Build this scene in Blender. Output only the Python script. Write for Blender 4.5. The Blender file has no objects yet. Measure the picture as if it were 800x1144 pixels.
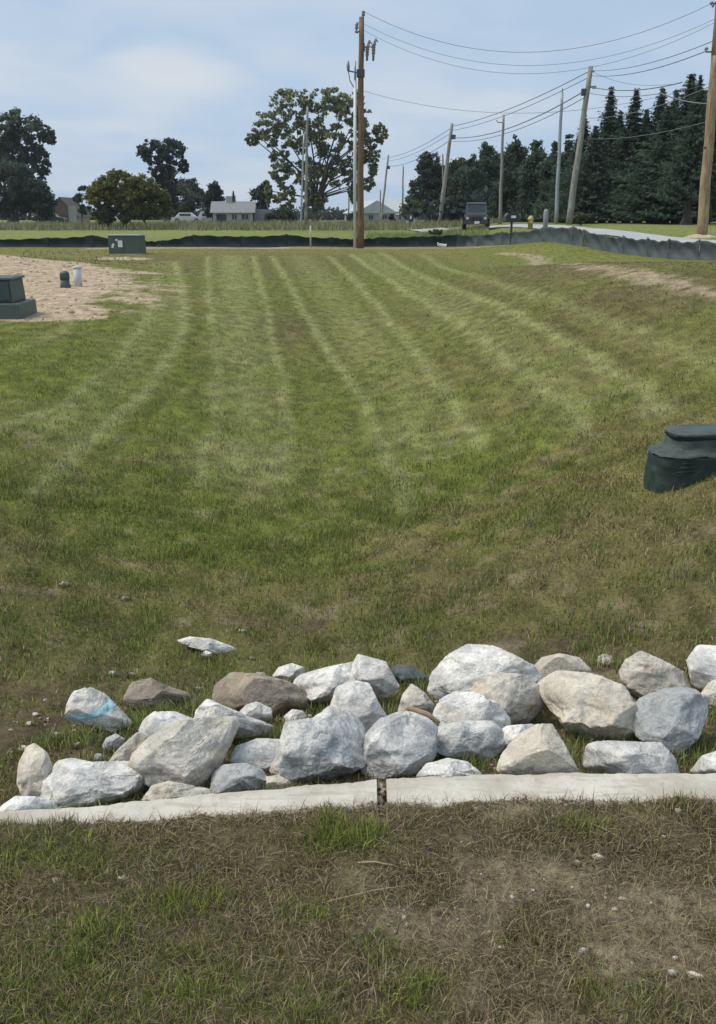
import bpy, bmesh, math, random
import numpy as np
from mathutils import Vector, Matrix
random.seed(7)
RNG = np.random.default_rng(7)
SC = bpy.context.scene
COL = SC.collection

# ------------------------------------------------------------------ camera
F_PX, CXP, CYP = 1050.0, 400.0, 572.0
EYE, PITCH = 1.6, math.radians(17.5)
cam_d = bpy.data.cameras.new('camera')
cam = bpy.data.objects.new('camera', cam_d)
COL.objects.link(cam)
cam.location = (0, 0, EYE)
cam.rotation_euler = (math.radians(90) - PITCH, 0, 0)
cam_d.sensor_fit = 'VERTICAL'
cam_d.sensor_height = 24
cam_d.lens = F_PX / 1144 * 24
cam_d.clip_start = 0.05
cam_d.clip_end = 6000
SC.camera = cam

# ------------------------------------------------------------------ sky and sun
SUN_EL, SUN_AZ = math.radians(58), math.radians(-88)     # azimuth from +Y, negative = left
W = bpy.data.worlds.new('World')
SC.world = W
W.use_nodes = True
nt = W.node_tree
nt.nodes.clear()
def N(t, kind, **kw):
    n = t.nodes.new(kind)
    for k, v in kw.items():
        setattr(n, k, v)
    return n
def L(t, a, b):
    t.links.new(a, b)
def mixrgb(t, fac, a, b, blend='MIX'):
    n = t.nodes.new('ShaderNodeMix'); n.data_type = 'RGBA'; n.blend_type = blend
    for s, v in ((n.inputs['Factor'], fac), (n.inputs[6], a), (n.inputs[7], b)):
        if hasattr(v, 'is_output'): t.links.new(v, s)
        elif isinstance(v, (int, float)): s.default_value = v if s.type == 'VALUE' else (v, v, v, 1)
        else: s.default_value = (*v, 1) if len(v) == 3 else v
    return n.outputs[2]
def math_(t, op, a, b=0.0, clamp=False):
    n = t.nodes.new('ShaderNodeMath'); n.operation = op; n.use_clamp = clamp
    for s, v in ((n.inputs[0], a), (n.inputs[1], b)):
        if hasattr(v, 'is_output'): t.links.new(v, s)
        else: s.default_value = v
    return n.outputs[0]
def mrange(t, v, a, b, c=0.0, d=1.0, smooth=True):
    n = t.nodes.new('ShaderNodeMapRange'); n.interpolation_type = 'SMOOTHSTEP' if smooth else 'LINEAR'
    t.links.new(v, n.inputs[0])
    for i, q in enumerate((a, b, c, d)): n.inputs[i + 1].default_value = q
    return n.outputs[0]
def noise(t, vec, scale, detail=4, rough=.55, dist=0.0):
    n = t.nodes.new('ShaderNodeTexNoise'); n.inputs['Scale'].default_value = scale
    n.inputs['Detail'].default_value = detail; n.inputs['Roughness'].default_value = rough
    n.inputs['Distortion'].default_value = dist
    if vec is not None: t.links.new(vec, n.inputs['Vector'])
    return n.outputs['Fac']
sky = N(nt, 'ShaderNodeTexSky', sky_type='NISHITA', sun_disc=False)
sky.sun_elevation = SUN_EL
sky.sun_rotation = SUN_AZ
sky.air_density = 1.0; sky.dust_density = 1.5
tc = N(nt, 'ShaderNodeTexCoord')
sep = N(nt, 'ShaderNodeSeparateXYZ'); L(nt, tc.outputs['Generated'], sep.inputs[0])
zc = math_(nt, 'ADD', math_(nt, 'MAXIMUM', sep.outputs[2], 0.0), 0.16)
cx = math_(nt, 'DIVIDE', sep.outputs[0], zc); cy = math_(nt, 'DIVIDE', sep.outputs[1], zc)
cmb = N(nt, 'ShaderNodeCombineXYZ'); L(nt, cx, cmb.inputs[0]); L(nt, cy, cmb.inputs[1])
c1 = noise(nt, cmb.outputs[0], 0.75, 3, .45, .3)
c2 = noise(nt, cmb.outputs[0], 2.2, 5, .5, .2)
cl = math_(nt, 'ADD', math_(nt, 'MULTIPLY', c1, .7), math_(nt, 'MULTIPLY', c2, .3))
veil = mrange(nt, cl, .40, .62)
S = 10.0
veilcol = mixrgb(nt, veil, (.46 * S, .60 * S, .785 * S), (.62 * S, .70 * S, .80 * S))
# one thinner, whiter cumulus patch low in the sky ahead, left
dirn = N(nt, 'ShaderNodeVectorMath', operation='SUBTRACT'); L(nt, tc.outputs['Generated'], dirn.inputs[0])
dirn.inputs[1].default_value = (-.176, .975, .125)
dsc = N(nt, 'ShaderNodeVectorMath', operation='MULTIPLY'); L(nt, dirn.outputs[0], dsc.inputs[0])
dsc.inputs[1].default_value = (1.0, 1.0, 2.3)
dl = N(nt, 'ShaderNodeVectorMath', operation='LENGTH'); L(nt, dsc.outputs[0], dl.inputs[0])
pm = math_(nt, 'MULTIPLY', mrange(nt, math_(nt, 'ADD', dl.outputs['Value'], math_(nt, 'MULTIPLY', math_(nt, 'SUBTRACT', c2, .5), .16)), .01, .085, 1, 0), .7)
veilcol = mixrgb(nt, pm, veilcol, (.76 * S, .79 * S, .82 * S))
skyc = mixrgb(nt, .93, sky.outputs[0], veilcol)
bg = N(nt, 'ShaderNodeBackground'); L(nt, skyc, bg.inputs[0]); bg.inputs[1].default_value = 0.1
wo = N(nt, 'ShaderNodeOutputWorld'); L(nt, bg.outputs[0], wo.inputs[0])

sd = bpy.data.lights.new('sun', 'SUN'); sd.energy = 3.0; sd.angle = math.radians(28); sd.color = (1, .92, .79)
sun = bpy.data.objects.new('sun', sd); COL.objects.link(sun)
sv = Vector((math.sin(SUN_AZ) * math.cos(SUN_EL), math.cos(SUN_AZ) * math.cos(SUN_EL), math.sin(SUN_EL)))
sun.rotation_euler = sv.to_track_quat('Z', 'Y').to_euler()

SC.view_settings.view_transform = 'Standard'
SC.view_settings.look = 'None'
SC.view_settings.exposure = 0.0
SC.view_settings.gamma = 1.0

# ------------------------------------------------------------------ noise helpers (numpy)
def _hash(ix, iy, iz, seed):
    h = (ix.astype(np.int64) * 374761393 + iy.astype(np.int64) * 668265263 + iz.astype(np.int64) * 2147483647 + seed * 1274126177) & 0xFFFFFFFF
    h = ((h ^ (h >> 13)) * 1274126177) & 0xFFFFFFFF
    h = ((h ^ (h >> 16)) * 2246822519) & 0xFFFFFFFF
    return ((h ^ (h >> 15)) & 0xFFFFFF) / float(0xFFFFFF)
def vnoise3(x, y, z, seed=0):
    fx, fy, fz = np.floor(x), np.floor(y), np.floor(z)
    u, v, w = x - fx, y - fy, z - fz
    u = u * u * (3 - 2 * u); v = v * v * (3 - 2 * v); w = w * w * (3 - 2 * w)
    def g(a, b, c): return _hash(fx + a, fy + b, fz + c, seed)
    a = g(0, 0, 0) * (1 - u) + g(1, 0, 0) * u; b = g(0, 1, 0) * (1 - u) + g(1, 1, 0) * u
    c = g(0, 0, 1) * (1 - u) + g(1, 0, 1) * u; d = g(0, 1, 1) * (1 - u) + g(1, 1, 1) * u
    return (a * (1 - v) + b * v) * (1 - w) + (c * (1 - v) + d * v) * w
def vnoise2(x, y, seed=0):
    fx, fy = np.floor(x), np.floor(y)
    u, v = x - fx, y - fy
    u = u * u * (3 - 2 * u); v = v * v * (3 - 2 * v)
    z = np.zeros_like(fx)
    a = _hash(fx, fy, z, seed) * (1 - u) + _hash(fx + 1, fy, z, seed) * u
    b = _hash(fx, fy + 1, z, seed) * (1 - u) + _hash(fx + 1, fy + 1, z, seed) * u
    return a * (1 - v) + b * v
def fbm(x, y, scale, octs=4, seed=0, gain=.5):
    x = np.asarray(x, float); y = np.asarray(y, float)
    s = 0; a = 1; t = 0
    for i in range(octs):
        s = s + a * vnoise2(x * scale + 17.3 * i, y * scale - 9.1 * i, seed + i); t += a
        a *= gain; scale *= 2.03
    return s / t
def sstep(a, b, x):
    t = np.clip((x - a) / (b - a), 0, 1)
    return t * t * (3 - 2 * t)

# ------------------------------------------------------------------ rays and terrain
FW = np.array([0, math.cos(PITCH), -math.sin(PITCH)])
UP = np.array([0, math.sin(PITCH), math.cos(PITCH)])
RT = np.array([1.0, 0, 0])
def ray(px, py):
    return RT * ((px - CXP) / F_PX) + UP * (-(py - CYP) / F_PX) + FW
def at(px, py, d):
    r = ray(px, py)
    return Vector(np.array([0, 0, EYE]) + r * (d / r[1]))
FQ = np.array([-3, -.1, 0, .05, .11, .15, .185, .205, .235, .2656, .31, .366, .45, .6, 3])
FY = np.array([52, 52, 52.5, 53, 53, 51, 47.5, 44.5, 42, 40, 38, 36, 33.5, 30, 25.])
CB = []                # rear edge of the curb, from the photograph, on the plane of its top
for a_, b_ in [(-900, 1010), (-200, 927), (0, 906), (100, 899), (230, 887), (330, 877), (425, 868), (520, 864), (650, 862), (800, 862), (1000, 864), (1600, 880)]:
    r__ = ray(a_, b_); t__ = (EYE - .034) / -r__[2]; CB.append((r__[0] * t__, r__[1] * t__))
CBX = np.array([c[0] for c in CB]); CBY = np.array([c[1] for c in CB])
def curb_back(x):      # world y of the curb's rear edge
    return np.interp(x, CBX, CBY)
def curb_w(x):
    return .158 * np.interp(x, [-2, -1, -.5, .3, 1, 2], [.34, .42, .62, .84, .90, .93])
def H(x, y):
    x = np.asarray(x, float); y = np.asarray(y, float)
    q = x / np.maximum(y, .5)
    fade = sstep(2.4, 4.2, y) * (1 - sstep(12, 34, y))
    sw = -.30 * np.exp(-((x + .3) / 1.4) ** 2) + .95 * sstep(.6, 4.6, x) + .26 * sstep(1.2, 4.5, -x)
    z = sw * fade
    z = z - .07 * sstep(curb_back(x) - .02, curb_back(x) + .12, y) * (1 - sstep(3.4, 4.6, y)) # lower behind the curb
    cf = curb_back(x) - y        # soil banked against the front of the curb
    z = z + sstep(.45, .16, cf) * sstep(-.02, .03, cf) * .030 * (.25 + 1.5 * fbm(x, y, 9, 3, 42))
    s = y - np.interp(q, FQ, FY)
    R = sstep(.04, .17, q)
    z = z + R * (.55 * sstep(.3, 6, s) + .45 * sstep(2, 26, s)) * (y > 20)
    z = z + (1 - R) * .55 * sstep(60, 125, y)
    z = z + .42 * np.exp(-((x - 9.0) / 2.4) ** 2 - ((y - 45) / 6) ** 2)
    z = z + .62 * np.exp(-((x + 11.5) / 4.2) ** 2 - ((y - 25) / 7) ** 2)
    z = z + .10 * np.exp(-((x + 11) / 5) ** 2 - ((y - 41) / 3) ** 2)
    z = z + (fbm(x, y, .35, 3, 5) - .5) * .10 * sstep(3, 10, y)
    return z
def hit(px, py):
    r = ray(px, py)
    t = 0.8; o = np.array([0, 0, EYE])
    for i in range(6000):
        p = o + r * t
        g = p[2] - float(H(p[0], p[1]))
        if g < .002 or t > 800: break
        t += max(g * .6, .002)
    return p
HC = {}
def hitc(px, py):
    k = (px, py)
    if k not in HC: HC[k] = hit(px, py)
    return HC[k]
def ground_at(px, d, py=252):
    p = at(px, py, d)
    return Vector((p.x, p.y, float(H(p.x, p.y))))

# ------------------------------------------------------------------ ground cover maps (real colour zones of turf, straw, soil)
STRIPES = [
    ([(232, 286), (234, 330), (242, 400), (241, 470), (224, 540)], .8, .16),
    ([(196, 292), (206, 345), (200, 380), (160, 440), (90, 500), (40, 550)], 1.0, .17),
    ([(176, 310), (168, 350), (130, 405), (70, 452), (0, 480), (-60, 500)], .9, .17),
    ([(283, 286), (298, 350), (316, 430), (320, 480), (312, 540)], .9, .15),
    ([(303, 286), (340, 350), (375, 400), (412, 460), (436, 520), (450, 570)], .9, .16),
    ([(366, 286), (420, 340), (470, 400), (510, 455), (535, 500)], .75, .18),
    ([(392, 284), (480, 340), (560, 395), (625, 445), (655, 480)], .9, .18),
    ([(425, 282), (540, 335), (640, 385), (705, 425), (745, 462)], .9, .19),
    ([(470, 284), (600, 330), (720, 375), (820, 412)], .6, .22),
    ([(110, 345), (60, 375), (0, 395), (-60, 410)], .5, .2),
    ([(258, 286), (266, 350), (278, 430), (275, 540)], .6, .75),
    ([(335, 286), (385, 350), (440, 420), (480, 500)], .38, .7),
    ([(410, 284), (500, 340), (590, 400), (640, 450)], .36, .7),
    ([(190, 292), (180, 350), (130, 420), (50, 490)], .38, .6),
]
BANKS = [[(400, 640), (470, 600), (560, 560), (640, 530), (715, 505)], [(430, 690), (520, 640), (620, 600), (720, 568), (820, 552)], [(480, 580), (560, 535), (640, 505), (720, 480), (820, 460)],
         [(560, 680), (660, 640), (760, 610), (840, 600)], [(0, 655), (80, 665), (180, 672), (300, 690)], [(-20, 600), (80, 620), (190, 640), (330, 665)]]
SW = []
for pts, st, wd in STRIPES:
    w = [hitc(a, b)[:2] for a, b in pts]
    d = []
    for a, b in zip(w[:-1], w[1:]):
        for t in np.linspace(0, 1, 14, endpoint=False): d.append(a * (1 - t) + b * t)
    d.append(w[-1]); SW.append((np.array(d), st, wd))
for k_ in range(9):
    t_ = (k_ + .5) / 9; BANKS.append([(450 + 90 * t_ + dx * (1 - .1 * t_), 590 + 95 * t_ - dx * (.34 - .10 * t_) - (dx / 330) ** 2 * 14) for dx in (-20, 60, 150, 240, 330, 400)])
BW = [np.array([hitc(a, b)[:2] for a, b in L_]) for L_ in BANKS]
def segdist(x, y, P):
    best = np.full(x.shape, 1e9)
    for a, b in zip(P[:-1], P[1:]):
        ab = b - a; l2 = (ab ** 2).sum() + 1e-9
        t = np.clip(((x - a[0]) * ab[0] + (y - a[1]) * ab[1]) / l2, 0, 1)
        best = np.minimum(best, (x - a[0] - t * ab[0]) ** 2 + (y - a[1] - t * ab[1]) ** 2)
    return np.sqrt(best)
def bl(px, py, rx, ry):
    p = hitc(px, py); return (p[0], p[1], rx, ry)
BARE = [bl(640, 1000, .30, .12), bl(560, 985, .28, .08), bl(585, 1125, .13, .10), bl(760, 1010, .25, .10), bl(720, 1075, .25, .10), bl(480, 1030, .18, .10),
        bl(590, 905, .35, .035), bl(300, 905, .22, .03)]
BARE_FAR = [bl(5, 338, 1.4, 3.0), bl(55, 348, .8, 1.4), bl(-90, 320, 4, 9), bl(-30, 300, 2.1, 7), bl(92, 352, .4, .6), bl(138, 289, 1.1, 1.0), bl(45, 328, .7, 2.2)]
STREAK = np.array([hitc(a, b)[:2] for a, b in [(560, 283), (600, 288), (650, 296), (700, 304), (740, 314), (770, 322), (830, 334)]])
GREEN = [bl(40, 1100, .28, .22), bl(230, 1110, .22, .14), bl(110, 1035, .14, .08), bl(430, 1060, .09, .10), bl(470, 1120, .10, .10), bl(700, 1120, .10, .10), bl(355, 1020, .12, .06),
         bl(60, 960, .25, .10), bl(190, 1010, .18, .06), bl(390, 940, .2, .08), bl(640, 920, .12, .04), bl(560, 920, .08, .04), bl(330, 1120, .12, .10)]
SOIL = [bl(30, 850, .22, .22), bl(600, 800, .25, .15), bl(560, 720, .5, .25), bl(140, 820, .3, .2), bl(660, 745, .3, .2), bl(60, 800, .3, .3), bl(610, 715, .5, .2), bl(380, 700, .4, .2)]
def gsum(lst, x, y):
    s = np.zeros_like(x)
    for a, b, rx, ry in lst: s = np.maximum(s, np.exp(-((x - a) / rx) ** 2 - ((y - b) / ry) ** 2))
    return s
DRYB = [bl(280, 296, 4.5, 5), bl(200, 290, 3, 5), bl(310, 365, .8, 2.0), bl(650, 300, 4, 5), bl(740, 340, 2.5, 4)]
DULL = [bl(290, 292, 5.5, 9), bl(180, 290, 2.5, 6), bl(310, 362, .7, 1.8), bl(620, 300, 3, 5), bl(720, 322, 1.6, 2.5)]
ROCKFOOT = []   # filled later: x, y, r
def maps(x, y):
    x = np.asarray(x, float); y = np.asarray(y, float)
    r = np.hypot(x, y)
    n1 = fbm(x, y, 1.1, 4, 11); n2 = fbm(x, y, 5.5, 4, 21); n3 = fbm(x, y, .28, 3, 31)
    stripe = np.zeros_like(x); edge = np.zeros_like(x)
    m = (y > 4.5) & (y < 56)
    if m.any():
        xs, ys = x[m], y[m]; s = np.zeros_like(xs); e2 = np.zeros_like(xs)
        for P, st, wd in SW:
            w2 = wd * (.34 + ys * .011)
            d = segdist(xs + (n1[m] - .5) * .16, ys, P)
            s = np.maximum(s, st * np.exp(-(d / w2) ** 2))
            if wd < .3: e2 = np.maximum(e2, st * np.exp(-((d - 2.6 * w2) / (1.3 * w2)) ** 2))
        stripe[m] = s * (.75 + .6 * n2[m]) * (.65 + .7 * n1[m])
        edge[m] = e2 * (.4 + .8 * n1[m]) * sstep(3.9, 5.6, ys)
    front = y < curb_back(x) - .1
    dry = sstep(.42, .66, .55 * n1 + .45 * n2)
    # right bank and the hollow by the rocks are drier
    dry = np.clip(dry * .6 + .55 * sstep(.3, 2.6, x - .15 * (y - 4)) * (1 - sstep(4.5, 10, y)) * (1 - .0 * x) + .30 * (1 - sstep(3.2, 4.6, y)), 0, 1)
    dry = np.clip(dry + .35 * sstep(3, 7, x - .1 * y) * (1 - sstep(22, 36, y)), 0, 1)
    dry = np.clip(dry + .75 * np.exp(-((y - 44) / 7.0) ** 2) * (x > -16) * (x < 5) * (.5 + n1), 0, 1)
    mb_ = (y > 3) & (y < 9)
    if mb_.any():
        e = np.zeros(int(mb_.sum()))
        for P in BW: e = np.maximum(e, np.exp(-((segdist(x[mb_] + (n2[mb_] - .5) * .2, y[mb_] + (n1[mb_] - .5) * .35, P)) / .07) ** 2))
        dry[mb_] = np.clip(dry[mb_] + .75 * e * sstep(.30, .55, n2[mb_]), 0, 1)
    dry = np.clip(dry + .5 * gsum(DRYB, x, y) * (.4 + n1), 0, 1)
    dry = np.where(front, np.clip(.60 + 1.1 * (n2 - .5) + .22 * sstep(-.2, .4, x) - .9 * gsum(GREEN, x, y) * sstep(.25, .5, n2), 0, 1), dry)
    bare = gsum(BARE, x, y) * 1.25 * sstep(.33, .55, .5 * n2 + .5 * fbm(x, y, 14, 3, 77))
    bare = np.where(front, bare + .45 * sstep(.56, .72, fbm(x, y, 7, 3, 88)) * sstep(-.3, .4, x), bare)
    bf = sstep(.30, .52, gsum(BARE_FAR, x, y) + (n1 - .5) * .7 + (n2 - .5) * .35) * (y > 8)
    bare = np.maximum(bare, bf)
    ms = (y > 6.5) & (x > 1.5)
    if ms.any():
        sd_ = segdist(x[ms], y[ms], STREAK)
        bare[ms] = np.maximum(bare[ms], 1.4 * np.exp(-((sd_ + (n1[ms] - .5) * .35) / (.05 + .009 * y[ms])) ** 2) * sstep(.25, .5, n2[ms]))
    bare = np.maximum(bare, .8 * np.exp(-((y - 50.3) / .9) ** 2) * (np.abs(x + 3) < 11) * (.4 + n1))
    soil = gsum(SOIL, x, y) * sstep(.35, .55, n2) * (1 - front)
    soil = np.maximum(soil, .95 * (1 - sstep(.6, .95, np.abs(y - 2.85) / 0.6)) * (1 - front) * sstep(.38, .6, n2))
    patch = sstep(.64, .74, fbm(x, y * 1.3, 6.0, 4, 55)) * (y > 3.2) * (y < 8)
    bare = np.clip(np.maximum(bare, patch * .5), 0, 1)
    mow = np.sin(x * 1.9 - y * .16 + 2 * (n3 - .5))
    return dict(dull=gsum(DULL, x, y) * (.5 + .9 * n1), edge=edge * (1 - np.clip(stripe, 0, 1)), n1=n1, n2=n2, n3=n3, stripe=stripe, dry=dry, bare=bare, soil=np.clip(soil, 0, 1), front=front, mow=mow, r=r)
def lerp(a, b, t): return a + (b - a) * t[:, None]
def grass_color(M, y):
    fresh = np.array([.165, .212, .038]); deep = np.array([.092, .112, .024]); straw = np.array([.215, .175, .085]); pale = np.array([.235, .260, .105])
    n = y.shape[0]
    c = lerp(np.tile(deep, (n, 1)), fresh, np.clip(.45 + 1.1 * (M['n2'] - .3), 0, 1))
    far = sstep(6, 20, y)
    c = lerp(c, np.array([.150, .160, .050]), far * .5)
    c = lerp(c, straw, np.clip(M['dry'] * .62 * (1 - .35 * far), 0, 1))
    c = lerp(c, np.array([.120, .105, .052]), np.clip(M['dull'] * .75, 0, 1))
    c = lerp(c, np.array([.088, .108, .026]), np.clip(M['edge'] * .55, 0, 1))
    c = lerp(c, pale, np.clip(M['stripe'], 0, 1))
    return c

# ------------------------------------------------------------------ mesh helpers
def mesh_np(name, V, Fq, mats=None, col=None, smooth=False, attr='col'):
    """V (n,3); Fq list of (m,k) index arrays"""
    me = bpy.data.meshes.new(name)
    V = np.asarray(V, np.float32)
    me.vertices.add(len(V)); me.vertices.foreach_set('co', V.ravel())
    if not isinstance(Fq, list): Fq = [Fq]
    tot = sum(f.size for f in Fq); nf = sum(len(f) for f in Fq)
    me.loops.add(tot); me.polygons.add(nf)
    me.loops.foreach_set('vertex_index', np.concatenate([f.ravel() for f in Fq]).astype(np.int32))
    sizes = np.concatenate([np.full(len(f), f.shape[1]) for f in Fq]).astype(np.int32)
    starts = np.concatenate([[0], np.cumsum(sizes)[:-1]]).astype(np.int32)
    me.polygons.foreach_set('loop_start', starts)
    me.polygons.foreach_set('loop_total', sizes)
    me.polygons.foreach_set('use_smooth', np.full(nf, smooth))
    if col is not None:
        a = me.attributes.new(attr, 'FLOAT_COLOR', 'POINT')
        c = np.ones((len(V), 4), np.float32); c[:, :3] = col
        a.data.foreach_set('color', c.ravel())
    me.update(calc_edges=True)
    if mats is not None:
        for m in (mats if isinstance(mats, (list, tuple)) else [mats]): me.materials.append(m)
    return me
def link(name, me, parent=None, loc=None):
    o = bpy.data.objects.new(name, me); COL.objects.link(o)
    if loc is not None: o.location = loc
    if parent is not None: o.parent = parent
    return o
def tag(o, label=None, cat=None, group=None, kind=None):
    if label: o['label'] = label
    if cat: o['category'] = cat
    if group: o['group'] = group
    if kind: o['kind'] = kind
    return o
def empty(name, loc, label, cat, group=None, rz=0.0):
    o = bpy.data.objects.new(name, None); COL.objects.link(o); o.location = loc; o.rotation_euler = (0, 0, rz)
    o.empty_display_size = .2
    return tag(o, label, cat, group)
class MB:
    def __init__(self): self.v = []; self.f = []; self.sm = []
    def add(self, vs, fs, smooth=False):
        k = len(self.v); self.v += [tuple(p) for p in vs]
        self.f += [tuple(i + k for i in f) for f in fs]; self.sm += [smooth] * len(fs)
    def box(self, c, s, rot=None, taper=1.0, bev=0.0):
        bm = bmesh.new(); bmesh.ops.create_cube(bm, size=1)
        for v in bm.verts:
            t = taper if v.co.z > 0 else 1
            v.co = Vector((v.co.x * s[0] * t, v.co.y * s[1] * t, v.co.z * s[2]))
        if bev > 0: bmesh.ops.bevel(bm, geom=bm.edges[:], offset=bev, segments=2, affect='EDGES', profile=.6)
        M = rot if rot is not None else Matrix.Identity(3)
        bm.verts.index_update()
        self.add([M @ v.co + Vector(c) for v in bm.verts], [[v.index for v in f.verts] for f in bm.faces])
        bm.free(); return self
    def tube(self, pts, radii, n=8, cap=True, smooth=True):
        pts = [Vector(p) for p in pts]
        if not hasattr(radii, '__len__'): radii = [radii] * len(pts)
        vs = []; prev = None
        for i, p in enumerate(pts):
            d = (pts[min(i + 1, len(pts) - 1)] - pts[max(i - 1, 0)]).normalized()
            if prev is None:
                a = Vector((0, 0, 1)) if abs(d.z) < .9 else Vector((1, 0, 0)); u = d.cross(a).normalized()
            else: u = (prev - d * prev.dot(d)).normalized()
            prev = u; w = d.cross(u)
            for k in range(n):
                t = 2 * math.pi * k / n; vs.append(p + (u * math.cos(t) + w * math.sin(t)) * radii[i])
        fs = [(i * n + k, i * n + (k + 1) % n, (i + 1) * n + (k + 1) % n, (i + 1) * n + k) for i in range(len(pts) - 1) for k in range(n)]
        self.add(vs, fs, smooth)
        if cap: 
            k = len(self.v) - len(vs)
            self.f.append(tuple(k + j for j in range(n))[::-1]); self.f.append(tuple(k + (len(pts) - 1) * n + j for j in range(n))); self.sm += [False, False]
        return self
    def lathe(self, prof, n=20, c=(0, 0, 0), smooth=True, sq=None):
        vs = []
        for r, z in prof:
            for k in range(n):
                t = 2 * math.pi * k / n; a, b = math.cos(t), math.sin(t)
                if sq: m = (abs(a) ** sq[2] + abs(b) ** sq[2]) ** (-1 / sq[2]); a, b = a * m * sq[0], b * m * sq[1]
                vs.append((c[0] + r * a, c[1] + r * b, c[2] + z))
        fs = [(i * n + k, i * n + (k + 1) % n, (i + 1) * n + (k + 1) % n, (i + 1) * n + k) for i in range(len(prof) - 1) for k in range(n)]
        fs += [tuple(range(n))[::-1], tuple((len(prof) - 1) * n + k for k in range(n))]
        self.add(vs, fs, smooth); return self
    def quad(self, a, b, c, d): self.add([a, b, c, d], [(0, 1, 2, 3)]); return self
    def mesh(self, name, m):
        me = bpy.data.meshes.new(name); me.from_pydata([tuple(v) for v in self.v], [], self.f)
        me.polygons.foreach_set('use_smooth', self.sm); me.materials.append(m); me.update(); return me
    def build(self, name, m, parent=None, loc=None): return link(name, self.mesh(name, m), parent, loc)

# ------------------------------------------------------------------ materials
def newmat(name):
    m = bpy.data.materials.new(name); m.use_nodes = True
    t = m.node_tree; b = t.nodes['Principled BSDF']; return m, t, b
def objco(t):
    return t.nodes.new('ShaderNodeTexCoord').outputs['Object']
def bump(t, b, h, strength, dist=.01):
    n = t.nodes.new('ShaderNodeBump'); n.inputs['Strength'].default_value = strength; n.inputs['Distance'].default_value = dist
    t.links.new(h, n.inputs['Height']); t.links.new(n.outputs[0], b.inputs['Normal']); return n
def simple(name, c, rough=.6, metal=0.0, var=.25, scale=3.0, bmp=.15, bdist=.01, spec=.35):
    m, t, b = newmat(name)
    co = objco(t); n = noise(t, co, scale, 5, .6); n2 = noise(t, co, scale * 9, 3, .6)
    k = math_(t, 'ADD', math_(t, 'MULTIPLY', n, .65), math_(t, 'MULTIPLY', n2, .35))
    f = mrange(t, k, .3, .7)
    L(t, mixrgb(t, f, tuple(v * (1 - var) for v in c), tuple(min(1, v * (1 + var)) for v in c)), b.inputs['Base Color'])
    b.inputs['Roughness'].default_value = rough; b.inputs['Metallic'].default_value = metal
    b.inputs['Specular IOR Level'].default_value = spec
    if bmp: bump(t, b, k, bmp, bdist)
    return m
def attr_mat(name, rough=.6, transl=.0, spec=.25, detail=None):
    m, t, b = newmat(name)
    a = t.nodes.new('ShaderNodeAttribute'); a.attribute_name = 'col'
    c = a.outputs['Color']
    if detail: c = detail(t, b, c)
    L(t, c, b.inputs['Base Color']); b.inputs['Roughness'].default_value = rough; b.inputs['Specular IOR Level'].default_value = spec
    if transl > 0:
        tr = t.nodes.new('ShaderNodeBsdfTranslucent'); L(t, c, tr.inputs[0])
        mx = t.nodes.new('ShaderNodeMixShader'); mx.inputs[0].default_value = transl
        L(t, b.outputs[0], mx.inputs[1]); L(t, tr.outputs[0], mx.inputs[2])
        L(t, mx.outputs[0], t.nodes['Material Output'].inputs[0])
    return m
def ground_detail(t, b, c):
    co = objco(t)
    sc = t.nodes.new('ShaderNodeMapping'); L(t, co, sc.inputs[0]); sc.inputs['Scale'].default_value = (1, .45, 1)
    a = noise(t, co, 55, 6, .75); d = noise(t, sc.outputs[0], 7, 5, .65); e = noise(t, co, 140, 3, .6)
    k = math_(t, 'ADD', math_(t, 'MULTIPLY', a, .5), math_(t, 'MULTIPLY', d, .5))
    f = mrange(t, k, .34, .66)
    c1 = mixrgb(t, 1.0, c, mixrgb(t, f, (.50, .48, .46), (1.58, 1.54, 1.44)), 'MULTIPLY')
    h = math_(t, 'ADD', k, math_(t, 'MULTIPLY', e, .4))
    bump(t, b, h, .75, .03)
    return c1
M_GROUND = attr_mat('turf_soil', .95, 0, .1, ground_detail)
def soft_normal(t, b, c):
    ge = t.nodes.new('ShaderNodeNewGeometry'); mx = t.nodes.new('ShaderNodeMix'); mx.data_type = 'VECTOR'; mx.inputs['Factor'].default_value = .42
    t.links.new(ge.outputs['Normal'], mx.inputs[4]); mx.inputs[5].default_value = (0, 0, 1); t.links.new(mx.outputs[1], b.inputs['Normal']); return c
M_BLADE = attr_mat('grass_blade', .6, .22, .2, soft_normal)
def soft_leaf(t, b, c):
    soft_normal(t, b, c); t.nodes['Mix'].inputs['Factor'].default_value = .48; return c
M_LEAF = attr_mat('leaf', .6, .38, .2, soft_leaf)

def bark(name, c, grain=30):
    m, t, b = newmat(name)
    co = objco(t); mp = t.nodes.new('ShaderNodeMapping'); L(t, co, mp.inputs[0]); mp.inputs['Scale'].default_value = (1, 1, .06)
    n = noise(t, mp.outputs[0], grain, 5, .65); n2 = noise(t, co, 1.1, 3, .5)
    f = mrange(t, n, .3, .7)
    cc = mixrgb(t, f, tuple(v * .55 for v in c), tuple(v * 1.35 for v in c))
    cc = mixrgb(t, mrange(t, n2, .35, .7), cc, mixrgb(t, 1.0, cc, (.75, .74, .74), 'MULTIPLY'))
    L(t, cc, b.inputs['Base Color']); b.inputs['Roughness'].default_value = .85; bump(t, b, n, .5, .02); return m
M_BARK = bark('tree_bark', (.085, .072, .058), 14)
M_POLEB = bark('brown_pole_wood', (.20, .125, .065), 25)
M_POLEG = bark('weathered_pole_wood', (.30, .285, .25), 25)
M_POLET = bark('tan_pole_wood', (.36, .26, .15), 25)
M_METALG = simple('galvanised_steel', (.34, .38, .41), .55, .3, .15, 4)
M_PVC = simple('white_conduit_plastic', (.62, .64, .66), .5, 0, .08, 3, .05)
M_WIRE = simple('black_cable', (.16, .17, .18), .6, 0, .1, 1, 0)
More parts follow.
